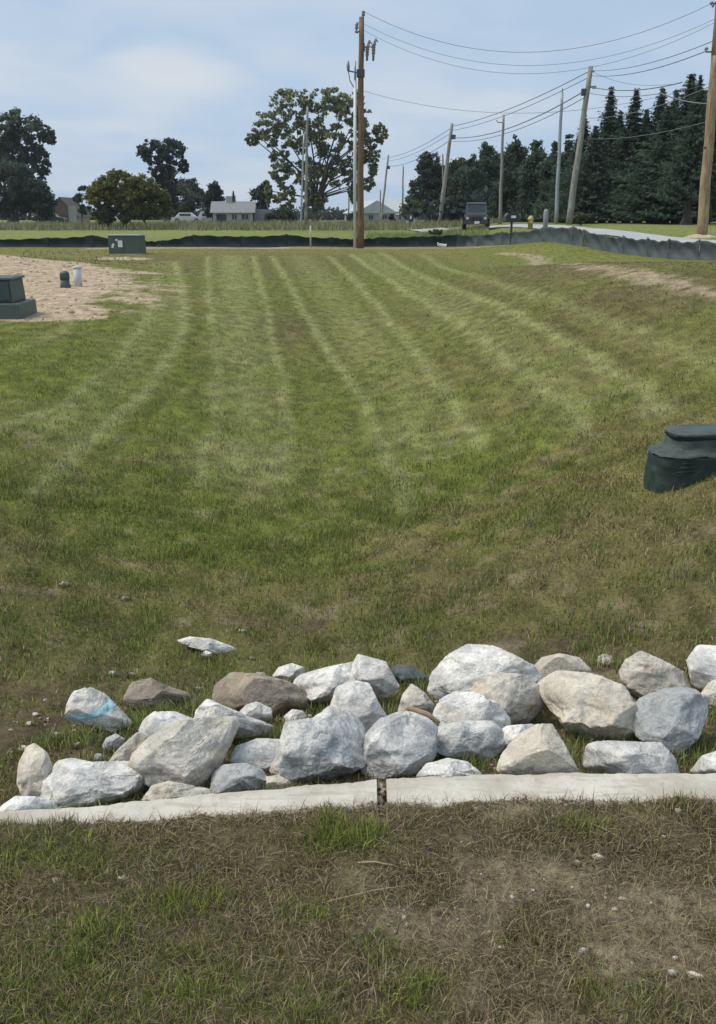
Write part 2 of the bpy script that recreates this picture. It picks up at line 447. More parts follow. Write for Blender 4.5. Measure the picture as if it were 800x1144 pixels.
M_DARK = simple('dark_fitting', (.07, .075, .08), .5, .2, .2, 6)
M_PORC = simple('grey_porcelain', (.22, .22, .22), .35, 0, .2, 9, .05)

def rockmat(name, base, dark, stain, blue=.0, vein=.5, paint=False):
    m, t, b = newmat(name)
    co = objco(t); oi = t.nodes.new('ShaderNodeObjectInfo')
    add = t.nodes.new('ShaderNodeVectorMath'); add.operation = 'ADD'; L(t, co, add.inputs[0])
    cr = t.nodes.new('ShaderNodeCombineXYZ'); L(t, math_(t, 'MULTIPLY', oi.outputs['Random'], 30), cr.inputs[0]); L(t, cr.outputs[0], add.inputs[1])
    v = add.outputs[0]
    n1 = noise(t, v, 9, 6, .62, .6); n2 = noise(t, v, 34, 5, .7, .3); n3 = noise(t, v, 150, 3, .7); n4 = noise(t, v, 4.5, 3, .5, 1.2)
    c = mixrgb(t, mrange(t, n1, .36, .62), dark, base)
    c = mixrgb(t, math_(t, 'MULTIPLY', mrange(t, n2, .52, .70), .55), c, dark)
    c = mixrgb(t, math_(t, 'MULTIPLY', mrange(t, n4, .54, .70), .55), c, stain)
    n5 = noise(t, v, 20, 4, .6, 1.0)
    c = mixrgb(t, math_(t, 'MULTIPLY', mrange(t, n5, .56, .66), .6), c, tuple(q * .72 for q in dark))
    # thin crystalline veins
    vn = noise(t, v, 11, 3, .5, 2.2)
    vv = math_(t, 'SUBTRACT', 1.0, math_(t, 'MULTIPLY', math_(t, 'ABSOLUTE', math_(t, 'SUBTRACT', vn, .5)), 28), True)
    c = mixrgb(t, math_(t, 'MULTIPLY', vv, vein * .6), c, tuple(min(1, q * 1.22) for q in base))
    c = mixrgb(t, 1.0, c, mixrgb(t, mrange(t, n3, .3, .7), (.82, .82, .83), (1.12, 1.12, 1.12)), 'MULTIPLY')
    c = mixrgb(t, 1.0, c, mixrgb(t, oi.outputs['Random'], (.90, .90, .90), (1.08, 1.07, 1.06)), 'MULTIPLY')
    if paint:
        sp = t.nodes.new('ShaderNodeSeparateXYZ'); L(t, co, sp.inputs[0])
        # sprayed band crossing the stone, ragged at its edges
        d = math_(t, 'ADD', math_(t, 'SUBTRACT', sp.outputs[2], math_(t, 'MULTIPLY', sp.outputs[0], .16)), math_(t, 'MULTIPLY', math_(t, 'SUBTRACT', n2, .5), .02))
        global PAINT_NODE
        PAINT_NODE = t.nodes.new('ShaderNodeMath'); PAINT_NODE.operation = 'SUBTRACT'; L(t, d, PAINT_NODE.inputs[0])
        band = mrange(t, math_(t, 'ABSOLUTE', PAINT_NODE.outputs[0]), .012, .017, 1, 0)
        c = mixrgb(t, math_(t, 'MULTIPLY', band, .9), c, (.36, .58, .66))
    L(t, c, b.inputs['Base Color']); b.inputs['Roughness'].default_value = .82; b.inputs['Specular IOR Level'].default_value = .3
    h = math_(t, 'ADD', math_(t, 'MULTIPLY', n1, .6), math_(t, 'ADD', math_(t, 'MULTIPLY', n2, .35), math_(t, 'MULTIPLY', n3, .10)))
    bump(t, b, h, .8, .020)
    return m
PAINT_OFF = -.012
RM = {
    'white': rockmat('white_limestone', (.76, .745, .70), (.47, .465, .45), (.62, .55, .44)),
    'grey': rockmat('grey_granite', (.63, .625, .60), (.33, .345, .35), (.46, .42, .35)),
    'cream': rockmat('cream_limestone', (.63, .585, .50), (.44, .42, .37), (.52, .42, .29)),
    'tan': rockmat('tan_sandstone', (.63, .585, .49), (.47, .43, .36), (.50, .41, .29), vein=.2),
    'brown': rockmat('brown_fieldstone', (.37, .32, .255), (.24, .205, .16), (.28, .22, .15), vein=.1),
    'blue': rockmat('blue_grey_stone', (.49, .505, .50), (.34, .355, .36), (.42, .41, .38), vein=.3),
    'slate': rockmat('dark_slate', (.16, .18, .19), (.09, .105, .115), (.12, .13, .12), vein=.1),
    'paint': rockmat('white_limestone_with_blue_paint', (.74, .72, .67), (.52, .51, .48), (.58, .53, .44), paint=True),
}
M_CONC = simple('curb_concrete', (.58, .56, .50), .9, 0, .16, 6, .5, .006, .2)

# ------------------------------------------------------------------ ground sheet
ys = np.concatenate([np.linspace(-60, .2, 12, endpoint=False), np.linspace(.2, 1.2, 12, endpoint=False), np.linspace(1.2, 3.6, 240, endpoint=False),
                     np.geomspace(3.6, 62, 235, endpoint=False), np.geomspace(62, 4500, 60)])
tq = np.linspace(-1, 1, 401)
qs = np.sign(tq) * (np.abs(tq) * .62 + 1.5 * np.abs(tq) ** 6)
YY, QQ = np.meshgrid(ys, qs, indexing='ij')
XX = QQ * np.maximum(YY + 3.0, 2.5 + np.maximum(-YY, 0) * .8)
x_, y_ = XX.ravel(), YY.ravel()
z_ = H(x_, y_)
Mg = maps(x_, y_)
near = 1 - sstep(3.5, 9, Mg['r'])
z_ = z_ + near * ((fbm(x_, y_, 9, 4, 61) - .5) * .030 + (fbm(x_, y_, 30, 2, 71) - .5) * .012)
inb = (y_ > curb_back(x_) - curb_w(x_) - .002) & (y_ < curb_back(x_) + .02)
z_ = z_ - inb * .05
soilc = np.array([.105, .082, .055]); barec = np.array([.33, .275, .19]); sandc = np.array([.44, .350, .262])
gc = grass_color(Mg, y_)
thatch = np.array([.118, .104, .056])
under = lerp(np.tile(thatch, (len(x_), 1)), soilc, np.clip(1.3 * (1 - Mg['n2']) - .35, 0, 1))
ground_c = lerp(under, gc, sstep(2.4, 7, y_) * .75 + .12 * (1 - Mg['front']) + .13 * sstep(16, 30, y_))
ground_c = lerp(ground_c, soilc, Mg['soil'])
ground_c = lerp(ground_c, np.array([.235, .20, .14]), np.clip(Mg['bare'], 0, 1) * (y_ < 10))
ground_c = lerp(ground_c, barec * .95, np.clip(Mg['bare'], 0, 1) * (y_ >= 10))
lm = np.clip(Mg['bare'], 0, 1) * (x_ < -3.5) * (y_ > 10)
ground_c = lerp(ground_c, sandc, lm * .9)
farf = sstep(53, 56, y_ - (np.interp(x_ / np.maximum(y_, .5), FQ, FY) - 52.5))
fieldc = lerp(np.tile(np.array([.185, .215, .075]), (len(x_), 1)), np.array([.15, .175, .06]), sstep(.35, .65, fbm(x_, y_, .05, 3, 91)))
ground_c = lerp(ground_c, fieldc, farf)
ni, nj = YY.shape
idx = np.arange(ni * nj).reshape(ni, nj)
quads = np.stack([idx[:-1, :-1], idx[:-1, 1:], idx[1:, 1:], idx[1:, :-1]], -1).reshape(-1, 4)
g = link('ground', mesh_np('ground', np.stack([x_, y_, z_], 1), quads, M_GROUND, ground_c, True))
tag(g, 'mown grassy ground with worn brown soil patches', kind='structure')

# ------------------------------------------------------------------ grass blades
def blades(name, x, y, h, w, colr, lean, segs=1, zoff=0.0, az=None):
    n = len(x); z = H(x, y) - .006 + zoff
    if az is None: az = RNG.uniform(0, 2 * np.pi, n)
    fa = RNG.uniform(0, 2 * np.pi, n)             # facing of the blade's width
    wx, wy = np.cos(fa) * w * .5, np.sin(fa) * w * .5
    lx, ly = np.cos(az) * lean * h, np.sin(az) * lean * h
    hz = h * np.sqrt(np.clip(1 - lean ** 2 * .8, .03, 1))
    b0 = np.stack([x - wx, y - wy, z], 1); b1 = np.stack([x + wx, y + wy, z], 1)
    tip = np.stack([x + lx, y + ly, z + hz], 1)
    if segs == 1:
        V = np.stack([b0, b1, tip], 1).reshape(-1, 3)
        Fc = np.arange(n * 3).reshape(n, 3)
        C = np.repeat(colr, 3, 0); fl = [Fc]
    else:
        mx, my, mz = x + lx * .32, y + ly * .32, z + hz * .58
        m0 = np.stack([mx - wx * .75, my - wy * .75, mz], 1); m1 = np.stack([mx + wx * .75, my + wy * .75, mz], 1)
        V = np.stack([b0, b1, m1, m0, tip], 1).reshape(-1, 3)
        k = np.arange(n)[:, None] * 5
        fl = [k + np.array([[0, 1, 2, 3]]), k + np.array([[3, 2, 4]])]
        C = np.repeat(colr, 5, 0)
    return V, fl, C
def merge(parts):
    Vs, Fs, Cs, k = [], {}, [], 0
    for V, fl, C in parts:
        for f in fl: Fs.setdefault(f.shape[1], []).append(f + k)
        Vs.append(V); Cs.append(C); k += len(V)
    return np.concatenate(Vs), [np.concatenate(v) for v in Fs.values()], np.concatenate(Cs)
def scatter(n, r0, r1, ang=.60, power=1.0):
    u = RNG.uniform(0, 1, n)
    r = (r0 ** (1 + power) + u * (r1 ** (1 + power) - r0 ** (1 + power))) ** (1 / (1 + power))
    a = RNG.uniform(-ang, ang, n)
    return r * np.sin(a), r * np.cos(a)
def grass_layer(n, r0, r1, hh, ww, segs, power=1.0, bright=1.0, ang=.6):
    x, y = scatter(n, r0, r1, ang, power)
    M = maps(x, y)
    keep = RNG.uniform(0, 1, n) > np.clip(M['bare'] * .93 + M['soil'] * .6, 0, .97)
    dense = sstep(.25, .6, fbm(x, y, 6, 3, 101))
    keep &= RNG.uniform(0, 1, n) < .35 + .65 * dense + .4 * M['front']
    keep &= ~((y > curb_back(x) - curb_w(x) - .004) & (y < curb_back(x) + .005))
    keep &= y < np.interp(x / y, FQ, FY) - .3
    rr_ = np.hypot(x, y); keep &= RNG.uniform(0, 1, n) < sstep(r0, r0 * 1.5, rr_) * (1 - sstep(r1 * .72, r1, rr_)) + (r0 < 1.3) * (rr_ < 2)
    x, y = x[keep], y[keep]; M = {k: v[keep] for k, v in M.items()}; n = len(x)
    tuft = sstep(.52, .75, fbm(x, y, 8, 2, 111))
    gf = gsum(GREEN, x, y)
    h = hh * RNG.uniform(.5, 1.25, n) * (1 + .8 * tuft) * np.where(M['front'], .75 + .55 * gf, 1)
    w = ww * RNG.uniform(.6, 1.3, n)
    c = grass_color(M, y)
    straw = np.where((y < 2.6)[:, None], np.array([.265, .225, .13]), np.array([.34, .28, .165])); brown = np.array([.118, .096, .052])
    pd = M['dry'] * np.where(M['front'], .93, .6) + .04
    u = RNG.uniform(0, 1, n)
    isd = u < pd
    c = np.where(isd[:, None], np.where((RNG.uniform(0, 1, n) < .45)[:, None], straw, brown), c * RNG.uniform(.7, 1.5, (n, 1)) * bright)
    c = c * np.where(y < 3, 1, 0)[:, None] * RNG.uniform(.55, 1.5, (n, 1)) + c * np.where(y < 3, 0, 1)[:, None] * RNG.uniform(.75, 1.25, (n, 1)); c[:, 0] *= RNG.uniform(.85, 1.2, n)
    lean = np.clip(np.where(isd, RNG.uniform(.5, 1.05, n), RNG.uniform(.1, .75, n)), 0, 1.05)
    h = np.where(isd, h * .85, h); lean = lean + (np.maximum(lean, RNG.uniform(.6, 1.0, n)) - lean) * sstep(7, 14, y)
    return blades('g', x, y, h, w, c, lean, segs)
P = [grass_layer(250000, 1.25, 3.2, .026, .0026, 2),
     grass_layer(250000, 1.9, 7.5, .032, .0046, 2),
     grass_layer(270000, 4.0, 15, .028, .0080, 1, .5),
     grass_layer(150000, 9, 32, .028, .018, 1, .2),
     grass_layer(70000, 20, 62, .030, .05, 1, .4)]
# tall fresh tufts around the stones
def tufts(spots, per, hh, ww, spread, col0=(.17, .22, .05), dryp=.25):
    xs, ys_ = [], []
    for a, b in spots:
        p = hitc(a, b); k = int(per * random.uniform(.6, 1.4))
        xs.append(p[0] + RNG.normal(0, spread, k)); ys_.append(p[1] + RNG.normal(0, spread * .8, k))
    x = np.concatenate(xs); y = np.concatenate(ys_); n = len(x)
    ok = ~((y > curb_back(x) - curb_w(x) - .002) & (y < curb_back(x) + .01)); x, y = x[ok], y[ok]; n = len(x)
    c = np.array(col0) * RNG.uniform(.55, 1.45, (n, 1)); d = RNG.uniform(0, 1, n) < dryp
    c = np.where(d[:, None], np.array([.33, .28, .17]) * RNG.uniform(.6, 1.1, (n, 1)), c)
    return blades('t', x, y, hh * RNG.uniform(.5, 1.4, n), ww * RNG.uniform(.6, 1.3, n), c, RNG.uniform(.05, .6, n), 2)
P.append(tufts([(300, 828), (272, 832), (330, 820), (345, 790), (430, 790), (440, 800), (510, 850), (525, 855), (640, 850), (650, 830), (690, 832), (665, 838), (100, 830), (180, 800), (215, 795),
                (225, 790), (150, 815), (760, 850), (775, 840), (320, 775), (360, 795), (250, 800), (410, 805), (620, 858), (470, 775), (480, 770), (700, 745), (670, 740), (655, 725), (790, 800), (60, 830), (90, 825)],
               130, .055, .0042, .035))
P.append(tufts([(random.uniform(-30, 830), random.uniform(400, 715)) for _ in range(150)], 55, .042, .005, .075, (.125, .165, .035), .12))
P.append(tufts([(60, 1120), (20, 1060), (230, 1115), (110, 1050), (420, 1060), (440, 1115), (400, 1110), (700, 1120), (640, 1118), (340, 1130), (380, 1015), (210, 1040), (160, 980), (60, 930), (20, 930),
                (385, 905), (640, 905), (560, 903), (740, 905), (690, 900), (790, 905), (420, 1080), (120, 1120), (780, 1130), (290, 1060), (520, 1130)],
               90, .044, .0032, .055, (.115, .138, .040), .5))
V, Fc, C = merge(P)
gr = link('grass', mesh_np('grass', V, Fc, M_BLADE, C, False))
tag(gr, 'short mown grass blades, green with dry straw', kind='stuff')
# dead straw lying in the foreground
n = 85000
x, y = scatter(n, 1.25, 2.8, .56)
keep = (~((y > curb_back(x) - curb_w(x) + .006) & (y < curb_back(x) + .03))) & (RNG.uniform(0, 1, n) < np.where(y < curb_back(x), 1, .35)); x, y = x[keep], y[keep]; n = len(x)
c = np.where((RNG.uniform(0, 1, n) < .5)[:, None], np.array([.34, .275, .175]), np.array([.13, .098, .062])) * RNG.uniform(.6, 1.25, (n, 1))
V, Fc, C = blades('s', x, y, RNG.uniform(.012, .048, n), RNG.uniform(.0011, .0026, n), c, RNG.uniform(.93, 1.08, n), 2, .008 + 0 * x)
st = link('dead_straw', mesh_np('dead_straw', V, Fc, M_BLADE, C, False)); tag(st, 'dead straw stalks lying on the brown turf in front of the curb', kind='stuff')
# tall unmown grass at the far edge of the field
n = 26000
px = RNG.uniform(-150, 560, n); d = RNG.uniform(92, 118, n)
x = (px - 400) / 1050 / 1.04 * d; y = d
c = lerp(np.tile(np.array([.15, .17, .07]), (n, 1)), np.array([.30, .28, .15]), RNG.uniform(0, 1, n) * fbm(x, y, .2, 2, 3))
V, Fc, C = blades('f', x, y, RNG.uniform(.25, .75, n) * (.5 + fbm(x, y, .12, 3, 9)), np.full(n, .10), c, RNG.uniform(0, .5, n), 1)
# weeds on the bank by the fence, right of the pole, and behind the dirt on the left
def weeds(n, pxr, dr, hr, w, ca=(.13, .17, .05)):
    px = RNG.uniform(*pxr, n); d = RNG.uniform(*dr, n); x = (px - 400) / 1050 / 1.04 * d
    c = np.array(ca) * RNG.uniform(.6, 1.5, (n, 1))
    return blades('w', x, d, RNG.uniform(*hr, n), np.full(n, w), c, RNG.uniform(0, .6, n), 1)
W2 = [(V, Fc, C), weeds(1500, (470, 512), (56, 60), (.15, .55), .07), weeds(5500, (410, 545), (56, 76), (.15, .5), .07, (.19, .22, .075)),
      weeds(500, (20, 150), (30, 48), (.03, .12), .05, (.16, .16, .08))]
V, Fc, C = merge(W2)
tag(link('tall_grass', mesh_np('tall_grass', V, Fc, M_BLADE, C, False)), 'tall unmown grass and weeds along the far edge of the field', kind='stuff')

# ------------------------------------------------------------------ rocks
def ico(sub):
    bm = bmesh.new(); bmesh.ops.create_icosphere(bm, subdivisions=sub, radius=1)
    V = np.array([v.co[:] for v in bm.verts]); Fs = np.array([[v.index for v in f.verts] for f in bm.faces]); bm.free(); return V, Fs
ICO = {k: ico(k) for k in (2, 3, 4, 5, 6)}
def rock(poly, kind, label, by=None, k=.85, name='boulder', cuts=9, seed=None, cat='rock', rough=1.0, group='rocks piled behind the curb', planes=(), back=0.0, sink=0.0):
    kws = dict(by=by, k=k, name=name, cuts=cuts, seed=seed, cat=cat, rough=rough, group=group, planes=planes)
    poly = np.array(poly, float)
    if cat == 'rock' and back == 0: piv = np.array([poly[:, 0].mean(), poly[:, 1].max() - 2]); poly = (poly - piv) * [1.085, 1.06] + piv
    poly0 = poly
    cxp, cyp = (poly[:, 0].min() + poly[:, 0].max()) / 2, (poly[:, 1].min() + poly[:, 1].max()) / 2
    wpx = np.ptp(poly[:, 0])
    by = by if by is not None else poly[:, 1].max()
    seed = seed if seed is not None else int(cxp * 7 + cyp)
    rg = np.random.default_rng(seed)
    g = hitc(round(cxp), round(by))
    m_px = np.linalg.norm(g - np.array([0, 0, EYE])) / F_PX / (np.linalg.norm(ray(cxp, by)) / 1.0) # metres per px at unit plane
    depth_plane = (g - np.array([0, 0, EYE])) @ FW
    s = depth_plane / F_PX
    Rm = .5 * math.sqrt(wpx * np.ptp(poly[:, 1])) * s
    D = k * max(Rm, .35 * wpx * s)
    # rock centre: pushed back by part of its depth
    r = ray(cxp, cyp); yc = g[1] + .62 * D + back
    c0 = np.array([0, 0, EYE]) + r * (yc / r[1])
    s = ((c0 - np.array([0, 0, EYE])) @ FW) / F_PX
    w = -r / np.linalg.norm(r); u = np.cross(np.array([0, 0, 1.0]), w); u /= np.linalg.norm(u); v = np.cross(w, u)
    # boundary radius by angle
    P = []
    for a, b in zip(poly, np.roll(poly, -1, 0)):
        for t in np.linspace(0, 1, 16, endpoint=False): P.append(a * (1 - t) + b * t)
    P = np.array(P) - [cxp, cyp]; P[:, 1] *= -1
    th = np.arctan2(P[:, 1], P[:, 0]); rr = np.hypot(P[:, 0], P[:, 1]) * s
    o = np.argsort(th); th, rr = th[o], rr[o]
    tg = np.linspace(-np.pi, np.pi, 241)
    rg_ = np.interp(tg, np.r_[th - 2 * np.pi, th, th + 2 * np.pi], np.r_[rr, rr, rr])
    ker = np.array([0, 1, 2, 1, 0.]) / 4
    rg_ = np.convolve(np.r_[rg_[-4:], rg_, rg_[:4]], ker, 'same')[4:-4]
    sub = 6 if wpx > 75 else 5 if wpx > 26 else 4 if wpx > 12 else 3
    if wpx < 26: rough *= .8
    I, Fs = ICO[sub]
    ph = np.arctan2(I[:, 1], I[:, 0]); cz = I[:, 2]; rad = np.sqrt(np.clip(1 - cz ** 2, 0, 1))
    R = np.interp(ph, tg, rg_)
    prof = rad ** .75
    Rb = R * (1 - .25 * np.clip(cz, 0, 1) * 0)
    Pn = np.stack([Rb * prof * np.cos(ph), Rb * prof * np.sin(ph), D * np.sign(cz) * np.abs(cz) ** .85], 1)
    S_ = Rm
    nrm = I / np.linalg.norm(I, axis=1)[:, None]
    def n3(f, sd, q): return vnoise3(q[:, 0] * f + 50, q[:, 1] * f + 50, q[:, 2] * f + 50, sd) - .5
    q = Pn / S_
    Pn = Pn + nrm * ((.16 * n3(1.5, seed + 1, q) + .07 * n3(4.0, seed + 2, q)) * S_ * rough)[:, None]
    # facets: broken faces, clipped against planes in (u, v, w) space
    cuts = cuts * 2 + 6
    for i in range(cuts + len(planes)):
        if i < len(planes): nn = np.array(planes[i][:3], float); off = planes[i][3]
        else:
            nn = rg.normal(size=3); nn[2] = abs(nn[2]) * .9 + .35 * rg.uniform(.3, 2.0); off = rg.uniform(.56, .80) if i < len(planes) + 7 else rg.uniform(.72, .93)
            if i % 4 == 3: nn[2] *= -1
        nn /= np.linalg.norm(nn)
        dd = Pn @ nn; lim = off * dd.max() + S_ * .02 * rough * n3(6, seed + 20 + i, Pn / S_); ex = np.clip(dd - lim, 0, None)
        Pn = Pn - nn[None] * (ex * .985)[:, None]
    q = Pn / S_
    chip = np.clip(n3(3.4, seed + 9, q) - .18, 0, 1)          # chipped hollows
    disp = -.30 * chip + .028 * n3(8, seed + 3, q) + .026 * n3(18, seed + 5, q) + .020 * n3(44, seed + 6, q)
    Pn = Pn + nrm * (disp * S_ * rough)[:, None]
    # fit the outline back after the cuts
    pa = np.arctan2(Pn[:, 1], Pn[:, 0]); pr = np.hypot(Pn[:, 0], Pn[:, 1])
    nb_ = 96 if sub > 4 else 48; bi = ((pa + np.pi) / (2 * np.pi) * nb_).astype(int) % nb_; mxr = np.zeros(nb_); np.maximum.at(mxr, bi, pr)
    ca = (np.arange(nb_) + .5) / nb_ * 2 * np.pi - np.pi; ratio = np.interp(ca, tg, rg_) / np.maximum(mxr, 1e-4); ratio = np.clip(ratio, .6, 1.7)
    rr2 = np.r_[ratio[-3:], ratio, ratio[:3]]; rr2 = np.convolve(rr2, np.array([.5, 3, .5]) / 4, 'same')
    fac = np.interp(pa, np.r_[ca[-3:] - 2 * np.pi, ca, ca[:3] + 2 * np.pi], rr2); Pn[:, 0] *= fac; Pn[:, 1] *= fac
    Wd = np.outer(Pn[:, 0], u) + np.outer(Pn[:, 1], v) + np.outer(Pn[:, 2], w) + c0
    gap = (Wd[:, 1] - curb_back(Wd[:, 0])).min() - .004
    if gap < 0 and by > 800 and c0[1] > 2.1 and back < .5 and cat == 'rock':
        return rock(poly0, kind, label, back=back + max(-gap, .01), **kws)
    base = np.array([c0[0], c0[1], float(H(c0[0], c0[1]))])
    me = mesh_np(name, Wd - base, Fs, RM[kind], None, True)
    base[2] -= sink * Rm
    ob = link(name, me, None, base)
    tag(ob, label, cat, group)
    if kind == 'paint':
        q_ = at(104, 796, c0[1] - .5 * D) - Vector(base); PAINT_NODE.inputs[1].default_value = q_.z - .16 * q_.x
    ROCKFOOT.append((c0[0], c0[1], Rm))
    return ob
ROCKS = [
 ([(75,795),(79,780),(86,768),(105,766),(118,775),(131,792),(146,812),(124,819),(100,806)], 'paint', 'white boulder crossed by a band of pale blue spray paint', dict(k=.45, cuts=6, sink=.12)),
 ([(140,778),(150,761),(170,758),(178,764),(192,771),(213,781),(207,792),(165,792),(146,788)], 'brown', 'low lumpy tan brown rock half sunk in the grass behind the grey block boulder', dict(k=.8)),
 ([(20,872),(24,852),(32,838),(42,834),(54,848),(57,862),(50,884),(45,898),(25,896)], 'tan', 'tan crumbling earth coloured rock at the left edge beside the big white slab', {}),
 ([(-8,906),(5,896),(20,889),(42,895),(60,905),(58,914),(-6,916)], 'white', 'small white rock low against the curb at the far left end', {}),
 ([(47,898),(50,865),(64,859),(69,847),(86,846),(106,854),(140,858),(163,865),(168,880),(160,896),(100,902)], 'white', 'long flat topped white slab boulder lying against the left stretch of curb', dict(k=.8, planes=[(0,.9,.5,.62),(0.05,-.2,.9,.72)], cuts=4)),
 ([(115,832),(120,824),(130,821),(139,828),(136,840),(118,840)], 'blue', 'small blue grey stone below the blue painted boulder', {}),
 ([(104,848),(108,842),(114,844),(113,851),(106,852)], 'blue', 'tiny round blue grey stone above the long white slab boulder', dict(name='stone')),
 ([(118,853),(132,838),(155,821),(163,828),(156,848),(145,860),(126,860)], 'cream', 'narrow slanting cream rock wedged left of the big grey block', {}),
 ([(157,815),(163,803),(174,796),(196,798),(216,809),(205,835),(165,838)], 'white', 'rounded pale rock behind the top of the big grey block', dict(by=850)),
 ([(148,852),(154,838),(170,824),(192,811),(225,808),(268,810),(266,822),(246,856),(228,888),(200,888),(165,872)], 'cream', 'big pale grey block boulder with a flat top and a shaded right face', dict(k=.8, planes=[(.75,-.45,.5,.60),(-.15,.75,.65,.80),(-.25,-.35,.9,.80)], cuts=4)),
 ([(160,890),(172,875),(190,873),(212,880),(236,888),(225,897),(170,899)], 'cream', 'low cream rock tucked between the curb and the big grey block', {}),
 ([(216,812),(222,792),(234,780),(250,789),(275,802),(305,815),(290,824),(232,826)], 'white', 'white rock with a pointed peak and a long tail running right', dict(by=838)),
 ([(266,797),(276,788),(287,785),(302,793),(303,805),(280,808)], 'white', 'small white rock in front of the large brown boulder', {}),
 ([(240,780),(243,764),(262,751),(286,754),(318,763),(340,776),(353,790),(345,800),(290,800),(254,795)], 'brown', 'large brown fieldstone boulder lying in the grass behind the pile', dict(k=.75, cuts=6, rough=.7)),
 ([(282,757),(287,751),(296,752),(298,760),(288,762)], 'brown', 'small tan pebble on top of the brown fieldstone', dict(name='stone', by=770)),
 ([(305,756),(312,746),(326,742),(339,747),(341,760),(322,764)], 'white', 'small round white rock with dark stains at the back of the pile', {}),
 ([(328,766),(336,755),(365,747),(396,741),(414,750),(418,772),(390,784),(350,784)], 'white', 'long white rock at the back of the pile left of the pointed one', dict(by=795)),
 ([(392,750),(400,733),(416,737),(430,741),(445,768),(432,778),(402,778)], 'white', 'pointed white rock standing highest at the back of the middle pile', dict(by=795)),
 ([(370,792),(377,770),(395,763),(412,766),(421,786),(431,802),(410,818),(384,815)], 'white', 'blocky white rock just above the big central boulder', dict(by=825)),
 ([(318,800),(327,793),(338,795),(344,803),(336,810),(321,809)], 'white', 'small rough white stone at the upper left of the central boulder', dict(name='stone')),
 ([(300,860),(312,838),(321,810),(332,808),(350,806),(368,793),(388,797),(405,813),(414,838),(404,858),(378,870),(340,876),(310,872)], 'grey', 'big mottled grey white boulder in the centre of the pile left of the curb joint', dict(k=.85, rough=1.25, cuts=7)),
 ([(258,850),(266,834),(288,827),(312,829),(325,846),(312,866),(275,866)], 'grey', 'grey rock squeezed between the grey block and the central boulder', {}),
 ([(236,886),(240,862),(252,855),(275,855),(292,863),(298,874),(294,888)], 'blue', 'light blue grey block sitting on the curb edge left of the central boulder', dict(cuts=5)),
 ([(290,884),(297,868),(312,867),(330,878),(322,884)], 'tan', 'small flat tan stone on the curb edge below the central boulder', dict(name='stone')),
 ([(402,850),(408,824),(424,807),(446,798),(468,799),(486,814),(484,846),(470,862),(430,871),(408,868)], 'grey', 'big rounded grey boulder right above the curb joint', dict(k=.85, cuts=6)),
 ([(446,797),(451,778),(460,766),(474,775),(488,792),(490,803),(470,806)], 'cream', 'small cone shaped cream rock left of the large white boulder', dict(by=812)),
 ([(486,806),(492,786),(508,776),(530,776),(553,784),(567,800),(570,818),(540,822),(500,822)], 'white', 'rounded white rock in front of the large white boulder', dict(by=835)),
 ([(481,778),(486,757),(502,737),(522,724),(548,724),(572,732),(594,744),(605,760),(600,778),(560,790),(500,790)], 'white', 'large rounded white boulder topping the right part of the pile', dict(k=.9, by=805)),
 ([(524,790),(532,768),(550,756),(578,755),(600,766),(605,786),(590,806),(566,816),(540,812)], 'cream', 'cream grey rock leaning on the large white boulder', dict(by=822)),
 ([(476,832),(492,815),(520,808),(550,806),(568,818),(558,838),(540,854),(515,855),(490,846)], 'grey', 'grey angular rock low in the pile right of the curb joint boulder', {}),
 ([(548,828),(566,814),(592,809),(606,816),(590,836),(565,846)], 'white', 'thin white rock behind the tan pyramid rock', dict(by=850)),
 ([(559,868),(564,846),(580,825),(597,813),(614,811),(630,834),(650,866),(600,870)], 'tan', 'tan pyramid shaped rock resting on the right stretch of curb', dict(cuts=5, planes=[(-.6,.25,.7,.75),(.6,.25,.7,.7)])),
 ([(466,872),(478,856),(500,849),(520,851),(548,870),(510,876)], 'white', 'low white rock showing its back over the curb just right of the joint', dict(cuts=4)),
 ([(597,750),(606,738),(624,732),(645,734),(657,745),(656,764),(600,766)], 'tan', 'smooth rounded tan cobble behind the broad tan boulder', dict(rough=.4, cuts=3, by=775)),
 ([(600,768),(612,757),(655,755),(690,764),(711,789),(709,812),(692,825),(664,832),(640,822),(618,800),(604,784)], 'tan', 'broad layered tan boulder right of the large white one', dict(k=.8, cuts=6)),
 ([(694,758),(700,744),(715,732),(738,739),(760,748),(770,766),(750,776),(722,786),(702,776)], 'cream', 'rough cream rock behind the blue grey boulder on the right', {}),
 ([(704,808),(716,788),(740,773),(762,768),(782,772),(785,792),(778,820),(760,842),(735,840),(710,824)], 'blue', 'upright blue grey boulder with a cracked face at the right', dict(k=.6, cuts=6, rough=.8)),
 ([(769,745),(778,726),(802,724),(822,734),(826,768),(800,782),(777,768)], 'white', 'white rock cut by the right edge of the picture, upper one of the two there', {}),
 ([(783,786),(792,766),(806,757),(822,764),(826,786),(800,792)], 'white', 'small white rock against the lower side of the upper right edge rock', {}),
 ([(656,868),(659,841),(680,834),(715,830),(733,827),(750,842),(759,870),(700,872)], 'white', 'blocky white rock with dark flecks sitting on the right curb', dict(cuts=5, sink=.10)),
 ([(776,872),(786,852),(802,842),(832,840),(848,868),(810,876)], 'white', 'white rock on the curb at the lower right edge of the picture', {}),
 ([(436,752),(444,744),(458,745),(479,758),(468,768),(446,764)], 'slate', 'dark slate stone lying in the grass behind the middle of the pile', {}),
 ([(198,708),(214,705),(236,709),(264,722),(258,730),(234,725),(212,716)], 'white', 'flat white concrete slab lying in the grass above the brown fieldstone', dict(k=.5, cuts=3, rough=.5, name='concrete_slab', sink=.3)),
 ([(225,731),(230,727),(237,730),(235,736),(228,736)], 'white', 'white pebble in the grass just below the flat concrete slab', dict(name='stone')),
]
for poly, kind, lab, kw in ROCKS: rock(poly, kind, lab, **kw)
